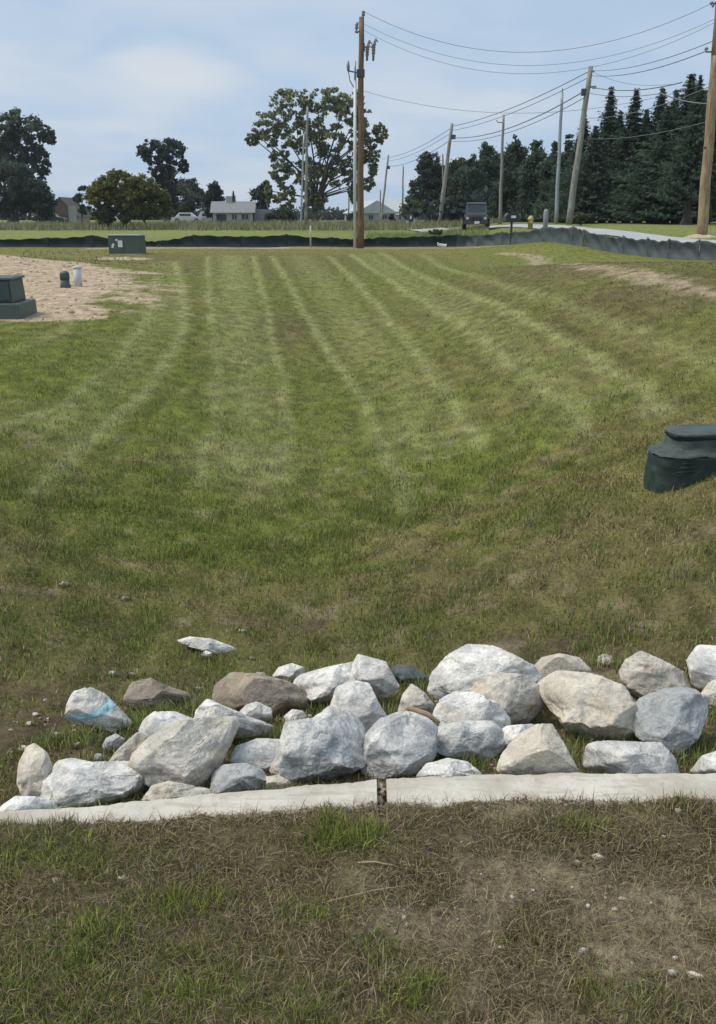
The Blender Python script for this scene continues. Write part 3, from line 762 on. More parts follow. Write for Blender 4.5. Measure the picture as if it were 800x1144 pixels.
def blob(px, py, rx, ry, n=7, seed=0):
    rg = np.random.default_rng(seed)
    return [(px + rx * math.cos(t) * rg.uniform(.8, 1.15), py - ry * math.sin(t) * rg.uniform(.8, 1.15)) for t in np.linspace(0, 2 * math.pi, n, endpoint=False)]
PEB = [
 (62, 983, 6, 4, 'white', 'white pebble on the brown turf, lone one at the far left below the curb'),
 (137, 980, 6, 3.5, 'cream', 'cream pebble on the turf a little right of the leftmost one'),
 (696, 1004, 7, 3, 'white', 'flat white stone chip on the bare soil at the right below the curb'),
 (652, 1061, 6, 4, 'white', 'small white pebble in the dead grass lower right of the middle'),
 (776, 1088, 11, 4.5, 'white', 'longest white stone chip, near the lower right corner'),
 (668, 956, 8, 4, 'tan', 'pale tan clod on the bare patch below the right curb'),
 (645, 963, 4, 3, 'white', 'tiny white pebble left of the pale tan clod'),
 (688, 1015, 5, 2.5, 'white', 'tiny white chip just below the flat white stone chip'),
 (125, 752, 5, 4, 'cream', 'small cream stone in the grass above the lumpy brown rock'),
 (146, 753, 5, 3, 'cream', 'small cream stone right of its twin above the lumpy brown rock'),
 (94, 771, 5, 5, 'tan', 'pale tan pebble at the top of the blue painted boulder'),
 (221, 769, 4, 3, 'white', 'tiny white stone left of the brown fieldstone'),
 (87, 831, 5, 4, 'cream', 'cream pebble in the soil under the blue painted boulder'),
 (63, 820, 7, 4, 'tan', 'tan pebble half buried left of the blue painted boulder'),
 (33, 808, 6, 4, 'tan', 'pale tan pebble in the grass near the left edge'),
 (700, 774, 5, 4, 'cream', 'small cream stone between the broad tan boulder and the rough cream rock'),
 (636, 828, 4, 3, 'cream', 'cream pebble in the gap below the broad tan boulder'),
 (677, 735, 10, 8, 'tan', 'tan clod in the grass behind the right part of the pile'),
 (27, 835, 8, 5, 'tan', 'tan stone just above the crumbling earth coloured rock'),
 (90, 865, 1, 1, 'white', None),
 (367, 890, 6, 4, 'grey', 'dark grey pebble at the foot of the curb left of the joint'),
 (72, 651, 7, 3, 'cream', 'flat pale stone in the grass far above the painted boulder'),
 (140, 668, 8, 3, 'cream', 'flat pale stone in the left grass, right of and nearer than the farthest one'),
 (270, 704, 9, 3, 'cream', 'thin pale stone chip right beyond the concrete slab'),
 (281, 735, 7, 2.5, 'cream', 'thin pale stone chip at the right end of the concrete slab'),
]
for i, (a, b, rx, ry, kd, lab) in enumerate(PEB):
    if lab: rock(blob(a, b, rx, ry, 7, i), {'white': 'cream'}.get(kd, kd), lab, name='stone', k=.8, cuts=4, sink=.35, cat='stone', group='loose stones', seed=900 + i)
# grass crowding the feet of the stones
xs, yy_ = [], []
for (a, b, rm) in ROCKFOOT:
    k = int(40 + 420 * rm); th_ = RNG.uniform(-math.pi, 0.0, k) + RNG.normal(0, .2, k); rr_ = rm * RNG.uniform(.85, 1.25, k)
    xs.append(a + rr_ * 1.25 * np.cos(th_)); yy_.append(b + rr_ * np.sin(th_))
x = np.concatenate(xs); y = np.concatenate(yy_); ok = (y > curb_back(x) + .004); x, y = x[ok], y[ok]; n = len(x)
c = np.array([.15, .185, .04]) * RNG.uniform(.5, 1.4, (n, 1)); d = RNG.uniform(0, 1, n) < .45
c = np.where(d[:, None], np.array([.28, .23, .14]) * RNG.uniform(.5, 1.1, (n, 1)), c)
V, Fc, C = blades('k', x, y, RNG.uniform(.018, .055, n), RNG.uniform(.002, .0045, n), c, RNG.uniform(.05, .9, n), 2)
tag(link('grass_tufts', mesh_np('grass_tufts', V, Fc, M_BLADE, C, False)), 'grass tufts crowding the feet of the rocks', kind='stuff')
# gravel crumbs: uncountable
def crumbs(n, fx, smin, smax, colr):
    I, Fs = ICO[2][0], ICO[2][1]
    bm = bmesh.new(); bmesh.ops.create_icosphere(bm, subdivisions=1, radius=1); I = np.array([v.co[:] for v in bm.verts]); Fs = np.array([[v.index for v in f.verts] for f in bm.faces]); bm.free()
    x, y = fx(n); n = len(x); z = H(x, y) + .002
    s = smin * (smax / smin) ** (RNG.uniform(0, 1, n) ** 2.2)
    V = I[None] * s[:, None, None] * RNG.uniform(.6, 1.3, (n, 1, 3)) * RNG.uniform(.75, 1.2, (n, len(I), 1))
    V[:, :, 2] *= .7
    V += np.stack([x, y, z], 1)[:, None]
    Fk = (Fs[None] + (np.arange(n) * len(I))[:, None, None]).reshape(-1, 3)
    c = np.array(colr)[RNG.integers(0, len(colr), n)] * RNG.uniform(.7, 1.15, (n, 1))
    return V.reshape(-1, 3), [Fk], np.repeat(c, len(I), 0)
def near_front(n):
    x = RNG.uniform(-1.4, 1.6, n); y = RNG.uniform(1.3, 2.4, n); M = maps(x, y)
    k = (y < curb_back(x) - .16) & (RNG.uniform(0, 1, n) < .04 + M['bare'] * .9); return x[k], y[k]
def among(n):
    x = RNG.uniform(-1.5, 1.6, n); y = curb_back(x) + .02 + RNG.uniform(0, 1, n) ** 1.3 * 1.0; return x, y
def curbfoot(n):
    x = RNG.uniform(-1.1, 1.3, n); y = curb_back(x) - curb_w(x) + .006 - np.abs(RNG.normal(0, .02, n)); return x, y
def dirtp(n):
    x = RNG.uniform(-13, -3.5, n); y = RNG.uniform(12, 44, n); M = maps(x, y); k = (M['bare'] > .5); return x[k], y[k]
CR = [crumbs(2600, near_front, .002, .009, [(.42, .37, .28), (.30, .25, .17), (.55, .52, .46)]),
      crumbs(2200, among, .002, .013, [(.30, .25, .18), (.2, .16, .11), (.5, .48, .43), (.36, .32, .25)]),
      crumbs(1100, curbfoot, .0015, .007, [(.34, .29, .21), (.26, .21, .14), (.46, .42, .34)]),
      crumbs(3500, dirtp, .010, .060, [(.42, .34, .25), (.32, .26, .17), (.5, .43, .32)])]
V, Fc, C = merge(CR)
tag(link('gravel', mesh_np('gravel', V, Fc, attr_mat('gravel_soil', .9), C, True)), 'loose gravel and clods of soil', kind='stuff')

# ------------------------------------------------------------------ curb
def curb(x0, x1, label, seed, ends=(0, 0)):
    n = int((x1 - x0) / .012) + 2; rg = np.random.default_rng(seed)
    xs = np.linspace(x0, x1, n)
    prof = [(0, -.16), (0, -.012), (-.008, .002), (-.05, .006), (-.105, .002), (-.148, -.004), (-.160, -.012), (-.185, -.048), (-.19, -.16)]
    V = []
    for i, xx in enumerate(xs):
        yb = float(curb_back(xx)); 
        wd = float(curb_w(xx)) / .158
        for j, (dy, dz) in enumerate(prof):
            nn = (float(vnoise2(np.array([xx * 14.]), np.array([j * 3.3]), seed)[0]) - .5)
            nn2 = (float(vnoise2(np.array([xx * 60.]), np.array([j * 1.3]), seed + 3)[0]) - .5)
            V.append((xx, yb + dy * wd + (nn * .008 + nn2 * .004), .030 + dz + nn * .005 + nn2 * .0025))
    m = len(prof); Fs = [(i * m + j, i * m + j + 1, (i + 1) * m + j + 1, (i + 1) * m + j) for i in range(n - 1) for j in range(m - 1)]
    mb = MB(); mb.add(V, Fs, False); mb.f.append(tuple(range(m))[::-1]); mb.f.append(tuple((n - 1) * m + j for j in range(m))); mb.sm += [False, False]
    mid = ((x0 + x1) / 2, float(curb_back((x0 + x1) / 2)), 0)
    mb.v = [(a - mid[0], b - mid[1], c - mid[2]) for a, b, c in mb.v]
    return tag(mb.build('concrete_curb', CURBM, None, mid), label, 'curb', 'concrete curb stretches')
def curbmat():
    m, t, b = newmat('weathered_curb_concrete')
    co = objco(t); n1 = noise(t, co, 5, 5, .6, .4); n2 = noise(t, co, 45, 5, .7); n3 = noise(t, co, 220, 3, .6)
    mp = t.nodes.new('ShaderNodeMapping'); L(t, co, mp.inputs[0]); mp.inputs['Scale'].default_value = (.25, 1.6, 1)
    n4 = noise(t, mp.outputs[0], 26, 4, .6, .8)
    c = mixrgb(t, mrange(t, n1, .35, .68), (.43, .40, .335), (.585, .56, .49))
    c = mixrgb(t, math_(t, 'MULTIPLY', mrange(t, n4, .52, .66), .65), c, (.40, .365, .29))
    c = mixrgb(t, math_(t, 'MULTIPLY', mrange(t, n2, .55, .68), .6), c, (.36, .315, .235))
    sp = t.nodes.new('ShaderNodeSeparateXYZ'); L(t, co, sp.inputs[0])
    soilf = mrange(t, math_(t, 'ADD', sp.outputs[2], math_(t, 'MULTIPLY', math_(t, 'SUBTRACT', n2, .5), .02)), -.004, .028, 1, 0)
    c = mixrgb(t, math_(t, 'MULTIPLY', soilf, .8), c, (.36, .30, .21))
    L(t, c, b.inputs['Base Color']); b.inputs['Roughness'].default_value = .92; b.inputs['Specular IOR Level'].default_value = .2
    bump(t, b, math_(t, 'ADD', n2, math_(t, 'MULTIPLY', n3, .4)), .45, .006); return m
CURBM = curbmat()
XJ0, XJ1 = float(hitc(421, 880)[0]), float(hitc(432, 880)[0])
curb(-5.0, XJ0, 'left stretch of pale concrete curb, sloping down to the left of the broken joint', 3)
curb(XJ1, 5.0, 'right stretch of pale concrete curb, right of the broken joint', 8)
# broken filler in the joint
mb = MB(); xm = (XJ0 + XJ1) / 2; yb = float(curb_back(xm))
for i in range(16):
    s = random.uniform(.007, .013)
    mb.box((xm + random.uniform(-.008, .008), yb - .008 - i * .0095, .008 - .012 * (i / 16) + random.uniform(-.006, .006)), (s * 1.6, s, s), Matrix.Rotation(random.uniform(0, 3), 3, Vector((random.random(), random.random(), 1)).normalized()), 1, s * .15)
tag(mb.build('joint_filler', simple('crumbled_mortar', (.36, .32, .25), .9, 0, .4, 60, .6)), 'crumbled mortar filling the open joint between the two curb stretches', 'mortar')
# a dead stick lying on the grey boulder
a = hitc(470, 805)
mb = MB(); p0 = at(455, 790, 2.62); p1 = at(478, 798, 2.60); p2 = at(491, 808, 2.58); mb.tube([p0, p1, p2], [.007, .009, .006], 7)
tag(mb.build('stick', simple('dead_wood', (.30, .22, .14), .9, 0, .3, 40, .4)), 'short brown stick lying across the small cone shaped rock', 'stick')
for (a, b, c2, d2, lab) in [((400, 968), (438, 972), .004, 0, 'pale dead twig on the turf below the curb joint'), ((650, 920), (700, 945), .002, 0, 'long thin pale stalk lying below the right curb'), ((365, 1012), (465, 993), .002, 0, 'long thin stalk on the bare turf left of the middle'),]:
    q0, q1 = hitc(*a), hitc(*b); mb = MB(); mid = (Vector(q0) + Vector(q1)) / 2
    mb.tube([Vector(q0) + Vector((0, 0, .012)), mid + Vector((0, 0.01, .012)), Vector(q1) + Vector((0, 0, .014))], [c2 * .4, c2 * .55, c2 * .3], 6)
    tag(mb.build('twig', simple('dry_twig', (.40, .33, .22), .9, 0, .3, 40, .3)), lab, 'twig')

# ------------------------------------------------------------------ right-hand utility vault
def rot_z(a): return Matrix.Rotation(a, 3, 'Z')
VREF = 5.06
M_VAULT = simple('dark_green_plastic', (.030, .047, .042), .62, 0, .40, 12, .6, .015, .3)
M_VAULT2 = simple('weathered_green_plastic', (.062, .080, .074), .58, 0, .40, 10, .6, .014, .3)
gb = hitc(822, 541); VS = float(np.linalg.norm(gb - np.array([0, 0, EYE]))) / VREF
vb = empty('utility_vault', (gb[0], gb[1] + .38, gb[2] - .02), 'dark green plastic utility vault sunk in the grassy bank at the right edge', 'utility box', None, math.radians(8))
def wob(mb, amp, seed, f=9):
    V = np.array([tuple(v) for v in mb.v]); d = np.stack([vnoise3(V[:, 0] * f + 9, V[:, 1] * f + 9, V[:, 2] * f + 9, seed + i) - .5 for i in range(3)], 1)
    V = V + d * amp; mb.v = [tuple(p) for p in V]; return mb
sqq = (1, .92, 3.2)
def densify(pr, k=5):
    out = []
    for (a, b), (c, d) in zip(pr[:-1], pr[1:]):
        for t in np.linspace(0, 1, k, endpoint=False): out.append((a + (c - a) * t, b + (d - b) * t))
    return out + [pr[-1]]
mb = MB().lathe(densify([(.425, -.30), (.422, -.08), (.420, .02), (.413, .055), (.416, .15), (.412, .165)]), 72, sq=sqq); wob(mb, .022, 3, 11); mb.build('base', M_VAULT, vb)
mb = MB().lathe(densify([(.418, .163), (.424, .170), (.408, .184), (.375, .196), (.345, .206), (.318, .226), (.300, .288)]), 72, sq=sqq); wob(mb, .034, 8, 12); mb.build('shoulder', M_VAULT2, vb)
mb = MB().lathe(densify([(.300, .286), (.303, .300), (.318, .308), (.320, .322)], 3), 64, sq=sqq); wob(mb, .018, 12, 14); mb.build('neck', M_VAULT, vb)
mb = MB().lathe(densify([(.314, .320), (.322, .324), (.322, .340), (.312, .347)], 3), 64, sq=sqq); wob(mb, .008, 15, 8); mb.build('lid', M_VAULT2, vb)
mb = MB()
for i in range(3):
    a = [(-.33 + i * .02, -.362, .052 + i * .035), (-.1, -.372, .058 + i * .03), (.16, -.368, .05 + i * .037), (.34, -.36, .055 + i * .034)]
    mb.tube(a, .006, 8)
wob(mb, .01, 4); mb.build('rib', M_VAULT, vb)
vb.scale = (.80 * VS, .42 * VS, .64 * VS)

# ------------------------------------------------------------------ left: cabinets and pedestals
M_CAB = simple('green_enamel', (.075, .098, .092), .45, 0, .14, 3, .1, .01, .5)
M_CABD = simple('dark_green_enamel', (.045, .080, .080), .45, 0, .14, 3, .1, .01, .5)
p = hitc(5, 356); s = np.linalg.norm(p - [0, 0, EYE]) / F_PX / 1.03
cab = empty('utility_cabinet', (at(-29, 356, p[1]).x, p[1] + .35, p[2] - .02), 'large dark green utility cabinet at the left edge on the bare dirt', 'utility box', 'green utility boxes', math.radians(3))
MB().box((0, 0, .10), (98 * s, .85, .24), None, .985, .02).build('base', M_CAB, cab)
MB().box((0, .02, .22 + 12 * s), (80 * s, .62, 24 * s), None, .96, .02).build('housing', M_CAB, cab)
MB().box((0, .02, .225 + 24.5 * s), (82 * s, .66, .035), None, .97, .012).build('lid', M_CABD, cab)
MB().box((20 * s, -.31, .22 + 12 * s), (34 * s, .012, 18 * s), None, 1, .004).build('door', M_CABD, cab)
MB().box((6 * s, -.325, .22 + 12 * s), (.03, .02, .09), None, 1, .004).build('latch', M_METALG, cab)
p = hitc(141, 283.5); s = np.linalg.norm(p - [0, 0, EYE]) / F_PX / 1.03
tr = empty('transformer_box', (p[0], p[1] + .3, p[2] - .08), 'square green transformer box with white stickers in front of the silt fence', 'utility box', 'green utility boxes', math.radians(-2))
MB().box((0, 0, .03), (37 * s, 1.05, .10), None, 1, .01).build('pad', simple('concrete_pad', (.4, .38, .33), .9), tr)
MB().box((0, 0, .06 + 9.5 * s), (34.5 * s, .95, 19 * s), None, .985, .02).build('housing', M_CAB, tr)
MB().box((0, 0, .07 + 19.6 * s), (36 * s, 1.0, .05), None, .96, .015).build('lid', simple('pale_green_enamel', (.24, .29, .27), .5), tr)
M_ST = simple('white_sticker', (.78, .78, .76), .6, 0, .05, 5, 0)
MB().box((-4.2 * s, -.478, .06 + 11 * s), (5 * s, .006, 7 * s)).build('sticker', M_ST, tr)
MB().box((-12.3 * s, -.478, .06 + 9 * s), (2.4 * s, .006, 4.6 * s), Matrix.Rotation(.35, 3, 'Y')).build('sticker', M_ST, tr)
MB().box((-8.0 * s, -.478, .06 + 15 * s), (2.4 * s, .006, 1.8 * s), Matrix.Rotation(-.3, 3, 'Y')).build('sticker', M_ST, tr)
MB().box((0, -.477, .06 + 9 * s), (.02, .008, 17 * s)).build('door_seam', M_CABD, tr)
p = hitc(72, 321.5); s = np.linalg.norm(p - [0, 0, EYE]) / F_PX / 1.03
pd = empty('pedestal', (p[0], p[1] + .08, p[2] - .02), 'short dark green telecom pedestal with a domed cap standing in the dirt', 'pedestal')
MB().lathe([(5.6 * s, -.05), (5.4 * s, 4 * s), (4.6 * s, 5 * s), (4.6 * s, 10 * s)], 18, sq=(1, .8, 3)).build('base', M_CABD, pd)
MB().lathe([(5.0 * s, 9.6 * s), (5.0 * s, 15 * s), (4.2 * s, 17.4 * s), (1.8 * s, 18.4 * s)], 18, sq=(1, .8, 3)).build('cap', M_CABD, pd)
p = hitc(87, 320); s = np.linalg.norm(p - [0, 0, EYE]) / F_PX / 1.03
pp = empty('marker_pipe', (p[0], p[1] + .05, p[2] - .02), 'short white plastic pipe stub standing beside the green pedestal', 'pipe')
MB().tube([(0, 0, -.05), (0, 0, 20.2 * s)], 4.1 * s, 18).build('pipe', simple('grey_white_pvc', (.52, .55, .57), .5, 0, .08, 4, .05), pp)
MB().lathe([(4.5 * s, 19.5 * s), (4.5 * s, 21.3 * s), (3.9 * s, 21.9 * s), (1 * s, 22.0 * s)], 18).build('cap', simple('pipe_cap', (.50, .53, .56), .5, 0, .05, 4, .05), pp)

# ------------------------------------------------------------------ silt fence
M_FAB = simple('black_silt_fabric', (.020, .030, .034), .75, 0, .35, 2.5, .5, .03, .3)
M_FABL = simple('grey_silt_fabric', (.060, .076, .082), .7, 0, .30, 2.0, .5, .03, .35)  # greyer tone of the silt fabric, for the right-hand fence runs
M_STAKE = simple('wooden_stake', (.17, .15, .12), .85, 0, .25, 12)
def fence_pos(px):
    q = (px - 400) / 1050 / 1.04; y = float(np.interp(q, FQ, FY)); return Vector((q * y, y, 0))
def silt_fence(stk, heights, label, mat, seed, flop=.0):
    rg = random.Random(seed)
    mid = fence_pos(stk[len(stk) // 2]); mid.z = float(H(mid.x, mid.y))
    root = empty('silt_fence', mid, label, 'fence', 'black silt fence around the field')
    for i in range(len(stk) - 1):
        n = 26; a, b = stk[i], stk[i + 1]; V = []; rows = 9
        sag = rg.uniform(.05, .16)
        for k in range(n + 1):
            t = k / n; p = fence_pos(a + (b - a) * t); p2 = fence_pos(a + (b - a) * t + .5)
            d = (p2 - p).normalized(); nrm = Vector((-d.y, d.x, 0)); gz = float(H(p.x, p.y))
            hh = heights[i] * (1 - t) + heights[i + 1] * t - sag * math.sin(math.pi * t) ** .8 * heights[i] + .02 * math.sin(t * 17 + i)
            for r in range(rows + 1):
                v = r / rows
                off = (.10 * math.sin(t * math.pi) * math.sin(v * 3) + .035 * math.sin(t * 11 + v * 4 + i) * math.sin(v * 3.1) + flop * math.sin(t * math.pi) * v)
                q = p - nrm * off * -1 - Vector((0, .12 * (1 - v) ** 3, 0))
                V.append((q.x - mid.x, q.y - mid.y, gz - .06 + (hh + .06) * v - mid.z))
        Fs = [(k * (rows + 1) + r, (k + 1) * (rows + 1) + r, (k + 1) * (rows + 1) + r + 1, k * (rows + 1) + r + 1) for k in range(n) for r in range(rows)]
        mb = MB(); mb.add(V, Fs, True); o = mb.build('fabric', mat, root)
        so = o.modifiers.new('thickness', 'SOLIDIFY'); so.thickness = .006
    for i, sx in enumerate(stk):
        p = fence_pos(sx); gz = float(H(p.x, p.y)); ln = rg.uniform(-.04, .04)
        mb = MB(); mb.box((0, 0, 0), (.045, .045, heights[i] + .10)); M3 = Matrix.Rotation(ln, 3, 'Y')
        mb.v = [M3 @ Vector(v) for v in mb.v]
        mb.build('stake', M_STAKE, root, (p.x - mid.x, p.y + .05 - mid.y, gz + heights[i] / 2 - .04 - mid.z))
    return root
silt_fence([-260, -190, -120, -60, 0, 55, 105, 160], [.5, .5, .5, .5, .42, .5, .62, .32], 'sagging black silt fence at the left, behind the dirt and the transformer box', M_FAB, 1)
silt_fence([160, 180, 216, 270, 321, 372, 400, 425, 470, 510], [.32, .32, .62, .56, .64, .48, .46, .5, .56, .66], 'low black silt fence across the middle, passing behind the tall brown pole', M_FAB, 2)
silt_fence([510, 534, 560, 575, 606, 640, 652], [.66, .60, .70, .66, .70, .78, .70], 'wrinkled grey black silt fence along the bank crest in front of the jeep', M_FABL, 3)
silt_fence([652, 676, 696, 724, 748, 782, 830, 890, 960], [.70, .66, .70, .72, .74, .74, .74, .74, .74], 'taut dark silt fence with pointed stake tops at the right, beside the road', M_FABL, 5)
# white litter on the fence and marker stake
p = ground_at(494, 50.5, 272)
mb = MB().box((0, 0, .12), (.55, .2, .16), Matrix.Rotation(.2, 3, 'Y'), .6, .05); mb2 = wob(mb, .2, 2, 5)
tag(mb.build('litter_bag', simple('white_plastic_bag', (.68, .67, .65), .5), None, p), 'crumpled white bag at the foot of the silt fence right of the brown pole', 'litter')
p = ground_at(347, 50.8, 276); t2 = at(348, 252, 50.8)
r_ = empty('survey_stake', p, 'thin pale wooden survey stake in front of the black fence, left of the brown pole', 'stake')
MB().tube([(0, 0, -.1), (.02, 0, t2.z - p.z)], .045, 6).build('shaft', simple('pale_lath', (.52, .46, .36), .8), r_)
MB().box((.0, -.05, t2.z - p.z - .35), (.14, .02, .18)).build('flag', simple('pale_ribbon', (.6, .52, .45), .7), r_)

# ------------------------------------------------------------------ road
RF = [(2600, 22), (1000, 33.0), (900, 36.5), (800, 41.5), (720, 50), (650, 61), (610, 68), (570, 72), (535, 77), (500, 88), (470, 110), (450, 150), (438, 320)]
def road_pt(px, d, off):
    x = (px - 400) / 1050 / 1.04 * d; return Vector((x, d, 0))
pts = [road_pt(a, b, 0) for a, b in RF]
fine = []
for i in range(len(pts) - 1):
    p0, p1, p2, p3 = pts[max(i - 1, 0)], pts[i], pts[i + 1], pts[min(i + 2, len(pts) - 1)]
    for k in range(10):
        t = k / 10; fine.append(.5 * ((2 * p1) + (p2 - p0) * t + (2 * p0 - 5 * p1 + 4 * p2 - p3) * t * t + (3 * p1 - p0 - 3 * p2 + p3) * t ** 3))
V = []; RW = 5.4
for i, p in enumerate(fine):
    d = (fine[min(i + 1, len(fine) - 1)] - fine[max(i - 1, 0)]).normalized(); nn = Vector((-d.y, d.x, 0))
    if nn.y > 0 or (abs(nn.y) < .05 and nn.x > 0): nn = -nn
    rw = float(np.interp(p.y, [30, 46, 62, 80], [2.5, 2.6, 2.7, 3.0]))
    for t in np.linspace(0, 1, 13):
        q = p + nn * rw * t
        V.append((q.x, q.y, float(H(q.x, q.y)) + .045))
Fs = [(i * 13 + j, i * 13 + j + 1, (i + 1) * 13 + j + 1, (i + 1) * 13 + j) for i in range(len(fine) - 1) for j in range(12)]
mb = MB(); mb.add(V, Fs, True)
tag(mb.build('road', simple('pale_worn_asphalt', (.37, .385, .40), .85, 0, .12, .8, .3)), 'pale grey road beyond the fence', kind='structure')
# asphalt edge: a low shoulder so the road has thickness
# ------------------------------------------------------------------ utility poles
def pole(bx, by, tx, ty, d, r0, r1, m, label, name='utility_pole', group='utility poles along the road', base_z=None):
    b = at(bx, by, d); gz = float(H(b.x, b.y)); t = at(tx, ty, d)
    root = empty(name, (b.x, b.y, gz), label, 'utility pole', group)
    k = (t.z - gz); tv = Vector((t.x - b.x, 0, k))
    n = 9; pts = [tv * (i / n) + Vector((.02 * math.sin(i * 1.7), 0, 0)) for i in range(n + 1)]; pts[0] = Vector((0, 0, -.4))
    MB().tube(pts, [r0 + (r1 - r0) * i / n for i in range(n + 1)], 14).build('shaft', m, root)
    return root, Vector((b.x, b.y, gz)), tv
def part(root, mb, name, m): return mb.build(name, m, root)
P1, B1, T1v = pole(402.5, 276, 403.8, 19, 50.5, .19, .125, M_POLEB, 'tallest brown wooden utility pole, standing in the middle of the picture')
def on(P, tv, py_frac): return tv * py_frac
def loc(B, px, py, d): return at(px, py, d) - B
D1 = 50.5
f = lambda a, b: loc(B1, a, b, D1)
mb = MB(); a = f(406, 18); b = f(406, 12); mb.tube([f(403.5, 20), a], .03, 6); mb.lathe([(.05, 0), (.10, .05), (.06, .12), (.10, .17), (.05, .24)], 12, a); part(P1, mb, 'insulator', M_PORC)
mb = MB(); mb.tube([f(403, 24), f(399, 26)], .035, 6); mb.lathe([(.05, 0), (.10, .08), (.06, .14), (.10, .2), (.04, .3)], 12, f(398.5, 33)); part(P1, mb, 'insulator', M_PORC)
mb = MB(); mb.tube([f(403, 33), f(399, 37)], .035, 6); mb.lathe([(.04, 0), (.08, .06), (.04, .15)], 12, f(398, 37)); part(P1, mb, 'insulator', M_PORC)
mb = MB().box(f(405.2, 53), (.22, .2, .35), None, 1, .02); part(P1, mb, 'bracket', M_DARK)
mb = MB().box(f(403, 82), (.40, .36, .35), None, 1, .03); part(P1, mb, 'clamp', M_DARK)
for (ax, ay, bx_, by_) in [(413, 45, 410, 68), (420, 43, 417, 68)]:
    mb = MB(); mb.tube([f(406, 53), f(ax - 2, 52)], .025, 6)
    mb.tube([f(ax, ay), f(ax - 2.5, ay + 9), f(bx_, by_)], [.05, .085, .05], 8)
    for i in range(4): mb.lathe([(.05, 0), (.13, .03), (.05, .06)], 10, f(ax - 2.6, ay + 8 + i * 3))
    mb.tube([f(ax, ay + 1), f(ax + 2.5, ay + 4)], .03, 6)
    part(P1, mb, 'cutout_switch', M_PORC)
mb = MB(); mb.tube([f(396.6, 277), f(396.6, 180), f(396.8, 90)], [.085, .085, .075], 12); part(P1, mb, 'conduit', M_PVC)
mb = MB(); mb.tube([f(396.8, 92), f(396.8, 68)], .05, 8); part(P1, mb, 'conduit_riser', M_METALG)
mb = MB(); mb.tube([f(402, 82), f(389, 79)], .035, 6); part(P1, mb, 'standoff_arm', M_DARK)
mb = MB(); mb.tube([f(389, 68), f(389, 74), f(389.2, 80)], [.04, .085, .05], 8); part(P1, mb, 'insulator', M_PORC)
mb = MB(); mb.tube([f(389.3, 80), f(391, 90), f(396.5, 100)], .028, 6); part(P1, mb, 'cable_loop', M_WIRE)
for yy in (130, 190, 240): part(P1, MB().box(f(399, yy), (.34, .12, .05), None, 1, .01), 'standoff_bracket', M_DARK)
part(P1, MB().box(f(402.5, 210), (.30, .05, .4), None, 1, .01), 'tag_plate', M_METALG)

P8, B8, T8 = pole(784, 262, 799.5, 62, 45.5, .25, .19, M_POLET, 'thick tan wooden utility pole at the right edge, standing beyond the road')
# taller than the frame: upper shaft continues
tdir = T8.normalized()
mb = MB(); mb.tube([T8, T8 + tdir * 1.7, T8 + tdir * 2.7], [.19, .175, .165], 14); part(P8, mb, 'upper_shaft', M_POLET)
g8 = lambda a, b: loc(B8, a, b, 45.5)
part(P8, MB().tube([T8 + tdir * .15, g8(789, 58), g8(789, 54)], .04, 6).lathe([(.05, 0), (.10, .04), (.05, .12)], 10, g8(789, 56)), 'insulator', M_PORC)
part(P8, MB().tube([T8 + tdir * 2.4, g8(796, 8), g8(795, 4)], .04, 6).lathe([(.05, 0), (.10, .04), (.05, .12)], 10, g8(795, 5)), 'insulator', M_PORC)
part(P8, MB().box(g8(790, 165), (.30, .3, .08), None, 1, .01), 'band', M_DARK)
p = B8 + Vector((0, 0, 0)); mb = MB().lathe([(.9, -.1), (.75, .05), (.35, .14), (.1, .15)], 18); wob(mb, .15, 3, 3)
tag(mb.build('soil_mound', simple('sandy_soil', (.42, .36, .26), .95, 0, .25, 5), None, p), 'small mound of sandy soil at the foot of the thick tan pole', 'soil mound')
P7, B7, T7 = pole(635, 253, 660, 74, 70, .24, .16, M_POLEG, 'leaning grey wooden utility pole carrying all the road wires, left of the spruces')
g7 = lambda a, b: loc(B7, a, b, 70)
part(P7, MB().tube([g7(659.5, 80), g7(664, 79.5)], .06, 8), 'insulator', M_PORC)
part(P7, MB().tube([g7(657, 97), g7(664, 97)], .07, 8).box(g7(664, 97.5), (.25, .15, .18), None, 1, .03), 'insulator', M_PORC)
part(P7, MB().box(g7(653.5, 103), (.5, .3, .45), None, 1, .05), 'splice_box', M_DARK)
P6, B6, T6 = pole(621, 252, 628, 103, 76, .16, .10, M_METALG, 'straight grey metal pole just left of the leaning wire pole', group='utility poles along the road')
part(P6, MB().tube([T6, T6 + Vector((.02, 0, .25))], .04, 6), 'finial', M_DARK)
P5, B5, T5 = pole(558.5, 251, 562.5, 128, 82, .15, .09, M_POLEG, 'thin grey pole directly behind the mailbox and right of the jeep')
g5 = lambda a, b: loc(B5, a, b, 82)
part(P5, MB().tube([g5(562, 137), g5(556, 136.5), g5(554.5, 134)], .035, 6), 'bracket_arm', M_DARK)
P4, B4, T4 = pole(491, 252, 505, 138, 108, .26, .16, M_POLEG, 'leaning grey wooden pole left of the jeep, its foot in the weeds')
g4 = lambda a, b: loc(B4, a, b, 108)
part(P4, MB().box(g4(506.5, 153), (.5, .3, .45), None, 1, .05), 'splice_box', M_DARK)
P4b, _, _ = pole(496, 252, 494.5, 172, 118, .13, .09, M_POLEG, 'short thin grey pole close behind the leaning pole left of the jeep')
P3, B3, T3 = pole(425.5, 251, 434, 173, 160, .20, .13, M_POLEG, 'far leaning pole just right of the tall brown pole')
g3 = lambda a, b: loc(B3, a, b, 160)
part(P3, MB().box(g3(434, 187), (.5, .3, .5), None, 1, .05), 'splice_box', M_DARK)
pole(425, 251, 425, 212, 168, .14, .11, M_POLEG, 'short upright pole crossing the foot of the far leaning pole')
pole(449.5, 250, 450.5, 185, 150, .15, .10, M_POLEG, 'thin far pole in front of the pale green tree left of the pines')
